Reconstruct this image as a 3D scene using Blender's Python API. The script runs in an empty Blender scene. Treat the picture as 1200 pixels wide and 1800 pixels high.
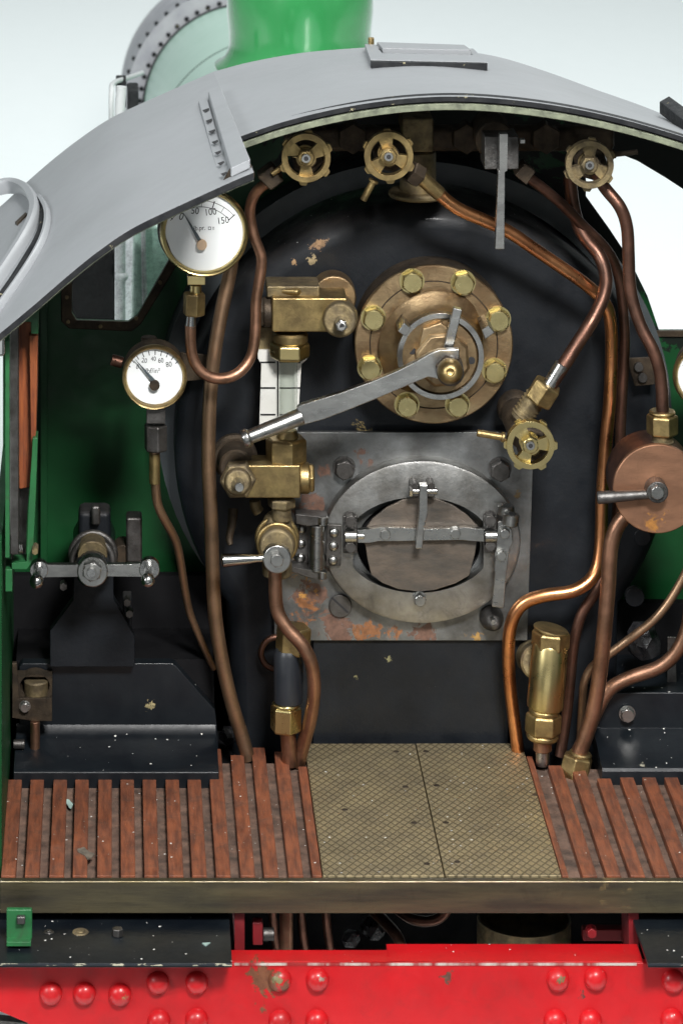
import bpy, bmesh, math, random
from mathutils import Vector, Matrix, noise as mnoise
from mathutils.geometry import tessellate_polygon
random.seed(7)
scn = bpy.context.scene
COL = scn.collection
F = 6100.0
OFF = Vector((-5.45, -58.0, 27.5))
def P(px, py, Y):            # survey point: photo position + distance -> place in the scene
    return Vector(((px-200)*Y/F, Y, -(py+1100)*Y/F)) + OFF
def R(X, Y, Z): return Vector((X, Y, Z)) + OFF
def U(px, Y): return px*Y/F

# ------------------------------------------------------------------ materials
MATS = {}
def mk(name, c1, c2=None, metal=0.0, r1=.4, r2=None, ns=1.2, bump=0.0, bs=25, dust=0.0, spots=(), coat=0.0,
       chip=None, chipc=(.5,.42,.2), stretch=(1,1,1), ramp=(.35,.65), grime=0.0, gscale=2.5, spec=.5, speck=0.0):
    m = bpy.data.materials.new(name); m.use_nodes = True
    nt = m.node_tree; N = nt.nodes; L = nt.links
    b = N['Principled BSDF']
    def n(t, **k):
        x = N.new(t)
        for a, v in k.items(): setattr(x, a, v)
        return x
    geo = n('ShaderNodeNewGeometry')
    mp = n('ShaderNodeMapping'); mp.inputs['Scale'].default_value = stretch
    L.new(geo.outputs['Position'], mp.inputs['Vector'])
    def noise(scale, detail=6, rough=.6, vec=None, dist=0):
        x = n('ShaderNodeTexNoise'); x.inputs['Scale'].default_value = scale
        x.inputs['Detail'].default_value = detail; x.inputs['Roughness'].default_value = rough
        x.inputs['Distortion'].default_value = dist
        L.new(vec or mp.outputs[0], x.inputs['Vector']); return x.outputs['Fac']
    def rng(v, a, bb, lo=0., hi=1.):
        x = n('ShaderNodeMapRange'); x.clamp = True
        x.inputs['From Min'].default_value = a; x.inputs['From Max'].default_value = bb
        x.inputs['To Min'].default_value = lo; x.inputs['To Max'].default_value = hi
        L.new(v, x.inputs['Value']); return x.outputs[0]
    def math_(op, a, bb):
        x = n('ShaderNodeMath', operation=op)
        for i, v in enumerate((a, bb)):
            if isinstance(v, (int, float)): x.inputs[i].default_value = v
            else: L.new(v, x.inputs[i])
        return x.outputs[0]
    def mix(f, a, bb):
        x = n('ShaderNodeMix', data_type='RGBA')
        if isinstance(f, (int, float)): x.inputs[0].default_value = f
        else: L.new(f, x.inputs[0])
        for i, v in ((6, a), (7, bb)):
            if isinstance(v, tuple): x.inputs[i].default_value = (*v, 1)
            else: L.new(v, x.inputs[i])
        return x.outputs[2]
    c2 = c2 or tuple(v*.6 for v in c1)
    col = mix(rng(noise(ns, 7), ramp[0], ramp[1]), c1, c2)
    met = metal
    rough = rng(noise(ns*2.3, 8, .7), .3, .7, r1, r2 if r2 is not None else r1*1.35)
    if grime:
        g = rng(noise(gscale, 9, .72, geo.outputs['Position'], .6), .52, .72, 0, grime)
        col = mix(g, col, (.035, .025, .018)); rough = math_('ADD', rough, math_('MULTIPLY', g, .25))
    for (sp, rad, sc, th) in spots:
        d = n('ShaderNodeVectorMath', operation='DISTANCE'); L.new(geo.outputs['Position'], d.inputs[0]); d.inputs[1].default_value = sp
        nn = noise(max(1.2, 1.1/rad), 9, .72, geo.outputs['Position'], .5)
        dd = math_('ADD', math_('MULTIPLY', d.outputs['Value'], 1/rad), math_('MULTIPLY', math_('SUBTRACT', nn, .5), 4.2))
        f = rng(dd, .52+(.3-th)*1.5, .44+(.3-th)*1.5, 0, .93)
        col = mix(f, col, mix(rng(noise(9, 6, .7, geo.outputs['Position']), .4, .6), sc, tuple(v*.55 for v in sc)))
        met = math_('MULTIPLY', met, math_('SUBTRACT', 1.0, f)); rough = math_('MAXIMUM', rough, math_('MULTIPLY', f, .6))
    if chip:
        f = rng(noise(3.2, 8, .75, geo.outputs['Position']), chip, chip+.01, 0, 1)
        col = mix(f, col, chipc)
    sepn = n('ShaderNodeSeparateXYZ'); L.new(geo.outputs['Normal'], sepn.inputs[0])
    up = rng(sepn.outputs['Z'], .3, .8, .12, 1)
    if dust:
        f = math_('MULTIPLY', rng(noise(3, 9, .8, geo.outputs['Position']), .35, .75, .2, 1), math_('MULTIPLY', up, dust))
        col = mix(f, col, (.27, .23, .19)); rough = math_('ADD', rough, math_('MULTIPLY', f, .4))
    if speck:
        v = n('ShaderNodeTexVoronoi'); v.inputs['Scale'].default_value = 10; 
        wob = n('ShaderNodeTexNoise'); wob.inputs['Scale'].default_value = 30; L.new(geo.outputs['Position'], wob.inputs['Vector'])
        va = n('ShaderNodeVectorMath', operation='MULTIPLY_ADD'); L.new(wob.outputs['Color'], va.inputs[0]); va.inputs[1].default_value = (.035,.035,.035); L.new(geo.outputs['Position'], va.inputs[2])
        L.new(va.outputs[0], v.inputs['Vector'])
        v.inputs['Randomness'].default_value = 1.0
        s2 = n('ShaderNodeSeparateColor'); L.new(v.outputs['Color'], s2.inputs[0])
        size = math_('MULTIPLY', math_('POWER', rng(s2.outputs[0], .5, 1.0, 0.0, 1), 3.2), .185*speck)
        f = math_('LESS_THAN', v.outputs['Distance'], math_('MULTIPLY', size, up))
        col = mix(f, col, (.75, .74, .7))
        if not isinstance(met, float): met = math_('MULTIPLY', met, math_('SUBTRACT', 1.0, f))
        elif met > 0: met = math_('MULTIPLY', met, math_('SUBTRACT', 1.0, f))
    L.new(col, b.inputs['Base Color'])
    if isinstance(met, float) or isinstance(met, int): b.inputs['Metallic'].default_value = met
    else: L.new(met, b.inputs['Metallic'])
    L.new(rough, b.inputs['Roughness'])
    b.inputs['Coat Weight'].default_value = coat; b.inputs['Coat Roughness'].default_value = .12
    b.inputs['Specular IOR Level'].default_value = spec
    if bump:
        bp = n('ShaderNodeBump'); bp.inputs['Strength'].default_value = bump; bp.inputs['Distance'].default_value = .02
        L.new(noise(bs, 6, .7), bp.inputs['Height']); L.new(bp.outputs[0], b.inputs['Normal'])
    MATS[name] = m
    return m
def S3(px, py, Y): return tuple(P(px, py, Y))
CREAM = (.5, .42, .22)
M = {}
M['black'] = mk('black_paint', (.003,.0048,.0075), (.008,.0105,.014), r1=.36, r2=.7, spec=.27, ns=.9, chip=.735, chipc=(.16,.16,.15), dust=.12, bump=.25, bs=14, speck=.7, coat=.05,
    spots=[(S3(562,430,61),.2,(.3,.18,.09),.3),(S3(548,458,61),.14,(.38,.3,.17),.3),(S3(516,462,61),.1,(.4,.25,.12),.3),(S3(338,772,61.4),.3,CREAM,.3),
           (S3(264,1243,60.4),.1,CREAM,.2),(S3(684,1160,60.8),.1,(.3,.28,.14),.3),(S3(625,1193,60.8),.08,(.3,.28,.14),.25),(S3(640,755,60.95),.5,(.25,.19,.08),.4)])
M['gloss_black'] = mk('gloss_black_paint', (.003,.0048,.0075), (.008,.011,.014), chip=.74, chipc=(.2,.2,.18), spec=.35, r1=.32, r2=.5, bump=.15, bs=8, speck=1.15, coat=.12,
    spots=[(S3(264,1243,60.4),.11,CREAM,.2),(S3(1130,1341,59.2),.12,(.4,.38,.3),.25)])
M['dead_black'] = mk('matt_black', (.003,.003,.004), (.006,.006,.007), r1=.6, r2=.9, spec=.2)
M['green'] = mk('green_paint', (.005,.06,.016), (.004,.044,.012), r1=.35, r2=.55, bump=.1, bs=6, spec=.3, spots=[(S3(1150,330,63),2.6,(.003,.004,.004),.05),(S3(800,250,63),2.5,(.003,.004,.004),.05),(S3(600,210,63),1.6,(.003,.004,.004),.1)])  # black patches paint the shade under the roof onto the sheet
M['green_edge'] = mk('bright_green_paint', (.02,.15,.045), (.014,.09,.03), r1=.35, r2=.6, grime=.5, chip=.66)
M['dome_green'] = mk('gloss_green_paint', (.035,.25,.075), (.03,.22,.065), r1=.16, r2=.22, coat=1)
M['sheen_green'] = mk('boiler_green_with_sheen', (.42,.62,.52), (.45,.65,.55), r1=.4, r2=.5, coat=.3)  # white reflection on the green boiler paint is put into this pale base
M['roof'] = mk('satin_roof_with_sheen', (.26,.272,.285), (.235,.247,.257), r1=.38, r2=.5, ns=.35, bump=.06, bs=40, grime=.06, gscale=.8)  # dark satin roof; its sheen from overhead light is put into this grey
M['roof_edge'] = mk('black_roof_edge', (.008,.009,.011), (.022,.023,.024), r1=.55, r2=.8, spec=.2, bump=.4, bs=30, chip=.64, chipc=(.32,.29,.18), ns=4)
M['olive_edge'] = mk('worn_olive_angle', (.2,.22,.15), (.09,.1,.07), r1=.45, r2=.65, bump=.3, bs=40, ns=6)
M['smoke'] = mk('grey_smokebox_paint', (.4,.4,.42), (.3,.3,.33), r1=.5)
M['lagging'] = mk('slate_grey_cladding', (.055,.065,.07), (.04,.048,.052), r1=.4, r2=.6, bump=.2, bs=10)
M['brass'] = mk('aged_brass', (.5,.37,.16), (.26,.19,.09), metal=.95, r1=.28, r2=.5, ns=3, bump=.25, bs=30, grime=.5, dust=.15)
M['dirty_brass'] = mk('grimy_brass', (.3,.235,.12), (.12,.095,.06), metal=.8, r1=.4, r2=.7, ns=3.5, bump=.5, bs=22, grime=.8, dust=.35)
M['bright_brass'] = mk('polished_brass', (.6,.49,.23), (.5,.41,.19), metal=1.0, r1=.24, r2=.34, ns=1, grime=.12)
M['bolt_brass'] = mk('turned_brass', (.62,.53,.26), (.52,.44,.21), metal=1.0, r1=.24, r2=.36, ns=3, bump=.05, bs=20, grime=.15)
M['dark_bronze'] = mk('dark_bronze', (.085,.062,.04), (.035,.027,.02), metal=.7, r1=.45, r2=.7, ns=4, bump=.4, bs=25, grime=.6, dust=.15)
M['bronze'] = mk('bronze_flange', (.47,.35,.2), (.27,.18,.1), metal=.95, r1=.32, r2=.55, ns=1.6, bump=.3, bs=18, grime=.6, gscale=1.6, stretch=(1,1,1.6))
M['copper'] = mk('worn_copper', (.42,.225,.145), (.24,.135,.085), metal=.95, r1=.3, r2=.5, ns=2, bump=.15, bs=20, grime=.35, dust=.2, speck=.5)
M['bright_copper'] = mk('bright_copper', (.8,.38,.17), (.5,.2,.09), metal=1.0, r1=.24, r2=.38, ns=1.3, bump=.1, bs=20, grime=.3)
M['dark_copper'] = mk('tarnished_copper', (.2,.1,.07), (.1,.055,.04), metal=.9, r1=.3, r2=.5, ns=2, bump=.15, bs=20, grime=.4)
M['brown_copper'] = mk('brown_copper', (.4,.25,.15), (.27,.18,.115), metal=.9, r1=.32, r2=.5, ns=1.4, bump=.12, bs=25, grime=.3, dust=.1)
M['copper_disc'] = mk('dull_copper_plate', (.45,.235,.14), (.32,.17,.105), metal=.85, r1=.38, r2=.5, ns=1.3, bump=.12, bs=12, grime=.3, stretch=(1,1,3),
    spots=[(S3(1150,928,58.6),.35,(.4,.17,.03),.25)])
M['steel'] = mk('worn_steel', (.5,.5,.48), (.34,.34,.33), metal=1.0, r1=.22, r2=.38, ns=1.6, bump=.03, bs=18, grime=.3, stretch=(1,1,2.5))
M['dark_steel'] = mk('dark_steel', (.16,.155,.15), (.085,.08,.075), metal=.9, r1=.35, r2=.55, ns=4, bump=.35, bs=28, grime=.5)
rust = (.3,.12,.04); rust2 = (.17,.085,.055); orange=(.55,.27,.06)
M['plate'] = mk('rusty_steel_plate', (.27,.28,.28), (.13,.13,.125), metal=.9, r1=.36, r2=.6, ns=1.4, bump=.2, bs=16, grime=.3, gscale=2,
    spots=[(S3(530,1040,60.8),.85,rust2,.3),(S3(545,1060,60.8),.7,rust,.36),(S3(520,1010,60.8),.35,orange,.34),(S3(553,1040,60.8),.1,orange,.2),(S3(532,1047,60.8),.1,orange,.2),
           (S3(590,1110,60.8),.5,rust2,.3),(S3(640,1112,60.8),.35,rust,.3),(S3(695,1110,60.8),.3,rust,.36),(S3(740,1112,60.8),.3,rust2,.3),
           (S3(840,1112,60.8),.35,(.42,.24,.06),.4),(S3(566,825,60.8),.16,rust2,.22),(S3(545,890,60.8),.35,rust2,.28),(S3(640,800,60.8),.3,rust2,.4),
           (S3(910,870,60.8),.12,(.2,.13,.05),.25)])
M['door'] = mk('door_steel', (.4,.4,.39), (.22,.215,.2), metal=.95, r1=.33, r2=.52, ns=1.8, bump=.25, bs=16, grime=.4, gscale=3)
M['flap'] = mk('heat_browned_steel', (.19,.155,.125), (.11,.1,.088), metal=.7, r1=.4, r2=.6, ns=1.6, bump=.2, bs=14, grime=.3, stretch=(1,1,3))
M['red'] = mk('red_paint', (.5,.006,.01), (.38,.005,.008), r1=.3, r2=.48, ns=.8, bump=.12, bs=6, speck=.9, coat=.12, spec=.45, grime=.2,
    spots=[(S3(465,1725,54.2),.42,(.16,.07,.03),.27),(S3(461,1775,54.2),.06,(.16,.07,.03),.1),(S3(786,1717,54.2),.13,(.1,.06,.04),.22),(S3(1022,1750,54.2),.08,(.1,.05,.04),.25),
           (S3(490,1723,54.1),.12,(.16,.16,.07),.28),(S3(984,1724,54.1),.11,(.16,.16,.07),.28),(S3(563,1722,54.1),.1,(.35,.25,.2),.3),(S3(218,1752,54.1),.08,(.3,.22,.1),.25)])
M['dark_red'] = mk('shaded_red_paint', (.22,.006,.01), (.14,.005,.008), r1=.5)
M['wood'] = mk('mahogany', (.25,.072,.028), (.11,.032,.015), r1=.4, r2=.65, ns=2.2, bump=.5, bs=12, stretch=(5,.7,3), speck=1, dust=.12, grime=.6)
M['wood_dirty'] = mk('dusty_wood_board', (.2,.115,.08), (.05,.026,.018), r1=.7, r2=.9, ns=3.5, bump=1.0, bs=14, speck=1.1, dust=.25, grime=.7,
    spots=[(S3(245,1420,57),.4,(.13,.14,.15),.2)])
M['wood_post'] = mk('orange_mahogany', (.3,.085,.025), (.16,.04,.015), r1=.4, r2=.6, ns=3, bump=.4, bs=14, stretch=(7,7,.6), grime=.3)
M['beam'] = mk('tarnished_brass_beam', (.17,.145,.085), (.09,.08,.06), metal=.8, r1=.3, r2=.5, ns=1.1, bump=.15, bs=12, stretch=(.5,1,4), grime=.3, speck=.5,
    spots=[(S3(1080,1548,55.2),.45,(.13,.09,.035),.36)])
M['enamel'] = mk('white_enamel', (.82,.85,.85), (.8,.83,.83), r1=.3, r2=.35, coat=.6)
M['sight_white'] = mk('white_sight_plate', (.72,.72,.69), (.62,.62,.58), r1=.35, grime=.15)
M['ink'] = mk('black_ink', (.02,.02,.022), r1=.6)
M['needle'] = mk('blued_needle', (.07,.09,.1), r1=.35)
M['hub'] = mk('pale_gold_hub', (.85,.62,.42), metal=.7, r1=.4)
M['chrome'] = mk('bright_steel', (.55,.55,.54), (.42,.42,.41), metal=1.0, r1=.14, r2=.25, bump=.05)
M['rail'] = mk('pale_steel_rail', (.5,.52,.52), (.42,.44,.44), r1=.4)
M['coal'] = mk('coal', (.006,.006,.007), (.02,.02,.022), r1=.15, r2=.5, ns=5, bump=.8, bs=12)
M['hose'] = mk('black_rubber_hose', (.012,.014,.018), (.018,.02,.024), r1=.3, r2=.42, bump=.08, spots=[(S3(502,1165,59.2),.13,(.3,.19,.08),.3),(S3(498,1208,59.2),.07,(.2,.2,.18),.28)])
M['paper'] = mk('white_backdrop_paper', (.86,.9,.9), (.87,.91,.91), r1=.9, spec=.1)
M['flake'] = mk('pale_green_flake', (.45,.62,.57), r1=.5)
M['leaf'] = mk('dry_dirt', (.07,.06,.045), (.16,.13,.1), r1=.9, ns=8)
# chequered brass plate
def chequer():
    m = mk('chequered_brass_plate', (.47,.385,.22), (.35,.29,.175), metal=.7, r1=.42, r2=.6, ns=1.5, grime=.3, dust=.25, speck=1.15,
           spots=[(S3(955,1470,56),.4,(.08,.14,.06),.4)])
    nt = m.node_tree; N = nt.nodes; L = nt.links; b = N['Principled BSDF']
    geo = N.new('ShaderNodeNewGeometry'); hs = []
    for sgn in (1, -1):
        mp = N.new('ShaderNodeMapping'); mp.vector_type='POINT'
        mp.inputs['Rotation'].default_value = (0,0,math.radians(sgn*33)); L.new(geo.outputs['Position'], mp.inputs[0])
        w = N.new('ShaderNodeTexWave'); w.bands_direction='X'; w.wave_profile='SIN'
        w.inputs['Scale'].default_value = 2.55; w.inputs['Distortion'].default_value = .25; w.inputs['Detail Scale'].default_value=.5
        L.new(mp.outputs[0], w.inputs['Vector'])
        r = N.new('ShaderNodeMapRange'); r.inputs['From Min'].default_value=0.02; r.inputs['From Max'].default_value=.2
        L.new(w.outputs['Fac'], r.inputs['Value']); hs.append(r.outputs[0])
    mn = N.new('ShaderNodeMath'); mn.operation='MINIMUM'; L.new(hs[0], mn.inputs[0]); L.new(hs[1], mn.inputs[1])
    src = b.inputs['Base Color'].links[0].from_socket
    mx = N.new('ShaderNodeMix'); mx.data_type='RGBA'; mx.blend_type='MULTIPLY'; mx.inputs[0].default_value=1
    r2 = N.new('ShaderNodeMapRange'); r2.inputs['To Min'].default_value=.5; L.new(mn.outputs[0], r2.inputs['Value'])
    L.new(src, mx.inputs[6]); L.new(r2.outputs[0], mx.inputs[7]); L.new(mx.outputs[2], b.inputs['Base Color'])
    bp = N.new('ShaderNodeBump'); bp.inputs['Distance'].default_value=.015; bp.inputs['Strength'].default_value=.7
    L.new(mn.outputs[0], bp.inputs['Height']); L.new(bp.outputs[0], b.inputs['Normal'])
    return m
M['chequer'] = chequer()
def glassmat():
    m = bpy.data.materials.new('dusty_glass'); m.use_nodes=True; nt=m.node_tree; N=nt.nodes; L=nt.links
    out=N['Material Output']; N.remove(N['Principled BSDF'])
    tr=N.new('ShaderNodeBsdfTransparent'); gl=N.new('ShaderNodeBsdfGlossy'); gl.inputs['Roughness'].default_value=.03
    df=N.new('ShaderNodeBsdfDiffuse'); df.inputs['Color'].default_value=(.16,.19,.19,1)
    g=N.new('ShaderNodeNewGeometry'); n1=N.new('ShaderNodeTexNoise'); n1.inputs['Scale'].default_value=9; n1.inputs['Detail'].default_value=10; n1.inputs['Roughness'].default_value=.8
    L.new(g.outputs['Position'], n1.inputs['Vector'])
    r=N.new('ShaderNodeMapRange'); r.inputs['From Min'].default_value=.45; r.inputs['From Max'].default_value=.75; r.inputs['To Min'].default_value=.03; r.inputs['To Max'].default_value=.3
    L.new(n1.outputs['Fac'], r.inputs['Value'])
    m1=N.new('ShaderNodeMixShader'); m1.inputs[0].default_value=.008; L.new(tr.outputs[0],m1.inputs[1]); L.new(gl.outputs[0],m1.inputs[2])
    m2=N.new('ShaderNodeMixShader'); L.new(r.outputs[0],m2.inputs[0]); L.new(m1.outputs[0],m2.inputs[1]); L.new(df.outputs[0],m2.inputs[2])
    L.new(m2.outputs[0], out.inputs['Surface']); return m
M['glass'] = glassmat()
def tubeglass():
    m = bpy.data.materials.new('sight_tube_glass'); m.use_nodes=True; nt=m.node_tree; N=nt.nodes; L=nt.links
    out=N['Material Output']; N.remove(N['Principled BSDF'])
    tr=N.new('ShaderNodeBsdfTransparent'); gl=N.new('ShaderNodeBsdfGlossy'); gl.inputs['Roughness'].default_value=.06; tr.inputs['Color'].default_value=(.88,.9,.88,1)
    lw=N.new('ShaderNodeLayerWeight'); lw.inputs['Blend'].default_value=.35
    mr=N.new('ShaderNodeMath'); mr.operation='MULTIPLY'; mr.inputs[1].default_value=.3; L.new(lw.outputs['Facing'],mr.inputs[0])
    m1=N.new('ShaderNodeMixShader'); L.new(mr.outputs[0],m1.inputs[0]); L.new(tr.outputs[0],m1.inputs[1]); L.new(gl.outputs[0],m1.inputs[2])
    L.new(m1.outputs[0], out.inputs['Surface']); return m
M['tube_glass'] = tubeglass()

# ------------------------------------------------------------------ mesh helpers
WL = {}
class MB:
    def __init__(s): s.v=[]; s.f=[]
    def add(s, vs, fs):
        o=len(s.v); s.v += [Vector(v) for v in vs]; s.f += [tuple(i+o for i in f) for f in fs]; return s
    def box(s, a, b):
        (x0,y0,z0),(x1,y1,z1)=a,b
        vs=[(x,y,z) for x in(x0,x1) for y in(y0,y1) for z in(z0,z1)]
        return s.add(vs,[(0,1,3,2),(4,6,7,5),(0,4,5,1),(2,3,7,6),(0,2,6,4),(1,5,7,3)])
    def pbox(s, x0,y0,x1,y1,Y0,Y1):       # front rectangle seen at Y0, straight back to Y1
        a=P(x0,y1,Y0); b=P(x1,y0,Y0); return s.box((a.x,a.y,a.z),(b.x,b.y+Y1-Y0,b.z))
    def prism(s, poly, Y0, Y1, holes=()):
        loops=[[P(x,y,Y0) for x,y in l] for l in [poly,*holes]]
        return s.wprism(loops, Vector((0,Y1-Y0,0)))
    def wprism(s, loops, d):
        flat=[p for l in loops for p in l]; n=len(flat)
        nrm=d.normalized()
        if len(loops)==1 and len(flat)<=4: tris=[tuple(range(n))]
        else:
            # project onto the plane facing d
            q=nrm.to_track_quat('Z','Y').inverted()
            tris=tessellate_polygon([[Vector(((q@p).x,(q@p).y,0)) for p in l] for l in loops])
        fs=[tuple(t) for t in tris]+[tuple(i+n for i in reversed(t)) for t in tris]
        o=0
        for l in loops:
            k=len(l)
            for i in range(k):
                j=(i+1)%k; fs.append((o+i,o+j,o+j+n,o+i+n))
            o+=k
        return s.add(flat+[p+d for p in flat], fs)
    def slab(s, pts, h): return s.wprism([pts], Vector((0,0,h)))
    def lathe(s, p0, d, prof, seg=32, rot=0, up=None):   # prof: (radius, distance along d)
        d=Vector(d).normalized(); a=d.orthogonal() if up is None else (Vector(up)-d*Vector(up).dot(d)); a.normalize(); b=d.cross(a)
        p0=Vector(p0); vs=[]; fs=[]
        for r,h in prof:
            for i in range(seg):
                t=2*math.pi*i/seg+rot
                vs.append(p0+d*h+(a*math.cos(t)+b*math.sin(t))*r)
        for k in range(len(prof)-1):
            for i in range(seg):
                j=(i+1)%seg; fs.append((k*seg+i,k*seg+j,(k+1)*seg+j,(k+1)*seg+i))
        if prof[0][0]>1e-6: fs.append(tuple(range(seg)))
        if prof[-1][0]>1e-6: fs.append(tuple((len(prof)-1)*seg+i for i in reversed(range(seg))))
        return s.add(vs,fs)
    def cyl(s,p0,p1,r0,r1=None,seg=32,ch=.12,rot=0,up=None):
        r1=r0 if r1 is None else r1; p0=Vector(p0);p1=Vector(p1); L=(p1-p0).length; c=min(ch*min(r0,r1),L*.3)
        return s.lathe(p0,p1-p0,[(r0-c,0),(r0,c),(r1,L-c),(r1-c,L)],seg,rot,up)
    def disc(s,px,py,Y0,Y1,r,r1=None,seg=48,ch=.06,rot=0):   # px-space disc facing the viewer, Y0 nearest; extends straight back
        p=P(px,py,Y0); rr=U(r,Y0); rb=rr if r1 is None else U(r1,Y0)
        return s.cyl(p,p+Vector((0,Y1-Y0,0)),rr,rb,seg,ch,rot,Vector((0,0,1)))
    def ball(s,c,r,seg=20,sq=(1,1,1)):
        vs=[];fs=[];n=seg//2
        for k in range(n+1):
            a=math.pi*k/n
            for i in range(seg):
                t=2*math.pi*i/seg; vs.append(Vector(c)+Vector((math.sin(a)*math.cos(t)*r*sq[0],math.sin(a)*math.sin(t)*r*sq[1],math.cos(a)*r*sq[2])))
        for k in range(n):
            for i in range(seg):
                j=(i+1)%seg; fs.append((k*seg+i,k*seg+j,(k+1)*seg+j,(k+1)*seg+i))
        return s.add(vs,fs)
    def torus(s,c,axis,R_,r,seg=48,k=10,a0=0,a1=2*math.pi,up=None):
        axis=Vector(axis).normalized(); a=axis.orthogonal() if up is None else Vector(up); a.normalize(); b=axis.cross(a)
        n=seg; vs=[];fs=[]; full=abs(a1-a0-2*math.pi)<1e-6; m=n if full else n+1
        for i in range(m):
            t=a0+(a1-a0)*i/n; dr=a*math.cos(t)+b*math.sin(t)
            for j in range(k):
                u=2*math.pi*j/k; vs.append(Vector(c)+dr*(R_+r*math.cos(u))+axis*r*math.sin(u))
        for i in range(n):
            i2=(i+1)%m
            for j in range(k): fs.append((i*k+j,i2*k+j,i2*k+(j+1)%k,i*k+(j+1)%k))
        return s.add(vs,fs)
    def tube(s,pts,r,k=16,sub=8,rend=None):
        n=len(pts); path=[]
        def cr(p0,p1,p2,p3,t):
            return .5*((2*p1)+(-p0+p2)*t+(2*p0-5*p1+4*p2-p3)*t*t+(-p0+3*p1-3*p2+p3)*t**3)
        ext=[pts[0]*2-pts[1]]+list(pts)+[pts[-1]*2-pts[-2]]
        for i in range(n-1):
            for q in range(sub): path.append(cr(ext[i],ext[i+1],ext[i+2],ext[i+3],q/sub))
        path.append(pts[-1].copy())
        # gentle smoothing of the hand-placed route
        for _ in range(3): path=[path[0]]+[(path[i-1]+path[i]*2+path[i+1])/4 for i in range(1,len(path)-1)]+[path[-1]]
        tg=[(path[min(i+1,len(path)-1)]-path[max(i-1,0)]).normalized() for i in range(len(path))]
        nrm=tg[0].orthogonal().normalized(); vs=[];fs=[]
        for i,p in enumerate(path):
            nrm=(nrm-tg[i]*nrm.dot(tg[i])).normalized(); b=tg[i].cross(nrm)
            rr=r if rend is None else r+(rend-r)*i/(len(path)-1)
            for j in range(k):
                u=2*math.pi*j/k; vs.append(p+(nrm*math.cos(u)+b*math.sin(u))*rr)
        for i in range(len(path)-1):
            for j in range(k): fs.append((i*k+j,i*k+(j+1)%k,(i+1)*k+(j+1)%k,(i+1)*k+j))
        fs.append(tuple(range(k))); fs.append(tuple((len(path)-1)*k+j for j in range(k)))
        return s.add(vs,fs)
    def text(s,txt,px,py,Y,size,rot=0,shear=0):
        cu=bpy.data.curves.new('t','FONT'); cu.body=txt; cu.size=U(size,Y); cu.align_x='CENTER'; cu.align_y='CENTER'; cu.resolution_u=4
        o=bpy.data.objects.new('t',cu); COL.objects.link(o); bpy.context.view_layer.update()
        me=bpy.data.meshes.new_from_object(o.evaluated_get(bpy.context.evaluated_depsgraph_get()))
        c=P(px,py,Y); m=Matrix.Rotation(math.radians(-rot),3,'Y')
        s.add([c+m@Vector((v.co.x*.85,0,v.co.y)) for v in me.vertices],[tuple(p.vertices) for p in me.polygons])
        bpy.data.objects.remove(o); bpy.data.curves.remove(cu); bpy.data.meshes.remove(me); return s
    def build(s,name,mat,parent=None,label=None,bevel=0,smooth=38,flat=False,segs=2):
        c=Vector((sum(v.x for v in s.v),sum(v.y for v in s.v),sum(v.z for v in s.v)))/len(s.v)
        me=bpy.data.meshes.new(name); me.from_pydata([v-c for v in s.v],[],s.f)
        bm=bmesh.new(); bm.from_mesh(me)
        bmesh.ops.remove_doubles(bm,verts=bm.verts,dist=1e-5); bmesh.ops.recalc_face_normals(bm,faces=bm.faces)
        bm.to_mesh(me); bm.free()
        o=bpy.data.objects.new(name,me); COL.objects.link(o); me.materials.append(M[mat] if isinstance(mat,str) else mat)
        if not flat:
            me.polygons.foreach_set('use_smooth',[True]*len(me.polygons)); me.set_sharp_from_angle(angle=math.radians(smooth))
        WL[o.name]=c; place(o,c,parent)
        if label: o['label']=label
        if bevel:
            b=o.modifiers.new('bevel','BEVEL'); b.width=bevel; b.segments=segs; b.limit_method='ANGLE'; b.angle_limit=math.radians(40); b.harden_normals=not flat
        return o
def place(o,c,parent):
    if parent is not None: o.parent=parent; o.location=c-WL[parent.name]
    else: o.location=c
def inst(src,name,c,parent,mat=None,rot=0,scale=1,label=None):
    o=bpy.data.objects.new(name,src); COL.objects.link(o); WL[o.name]=Vector(c); place(o,Vector(c),parent); o.rotation_euler=(0,rot,0); o.scale=(scale,)*3
    if label: o['label']=label
    return o
def protomesh(name,mb,mat,smooth=38):
    me=bpy.data.meshes.new(name); me.from_pydata(mb.v,[],mb.f); me.materials.append(M[mat])
    bm=bmesh.new(); bm.from_mesh(me); bmesh.ops.recalc_face_normals(bm,faces=bm.faces); bm.to_mesh(me); bm.free()
    me.polygons.foreach_set('use_smooth',[True]*len(me.polygons)); me.set_sharp_from_angle(angle=math.radians(smooth)); return me
HEX={}
def hexbolt(px,py,Y,r,h,mat,parent,name='bolt',rot=0,label=None,dome=0):   # hex head with turned face, front at Y
    key=(mat,dome,round(h/U(r,Y),1))
    if key not in HEX:
        hh=h/U(r,Y); mb=MB(); mb.lathe((0,0,0),(0,1,0),[(.55,.0),(.86,.0),(.99,.10),(1,hh)] ,6,0,(0,0,1)) if not dome else mb.lathe((0,0,0),(0,1,0),[(.35,-.25),(.7,-.1),(.9,0.02),(1,.15),(1,hh)],6,0,(0,0,1))
        mb.lathe((0,-.012,0),(0,1,0),[(.0,0.0),(.8,0),(.84,.03),(.84,.2)],28,0,(0,0,1))
        mb.lathe((0,hh*.9,0),(0,1,0),[(1.12,0),(1.12,hh*.15+.05)],28,0,(0,0,1))
        HEX[key]=protomesh(name,mb,mat,25)
    return inst(HEX[key],name,P(px,py,Y),parent,rot=math.radians(rot),scale=U(r,Y),label=label)
def ell(cx,cy,rx,ry,n=96,a0=0,a1=360): return [(cx+rx*math.cos(math.radians(a0+(a1-a0)*i/n)),cy+ry*math.sin(math.radians(a0+(a1-a0)*i/n))) for i in range(n if a1-a0>=360 else n+1)]
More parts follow.
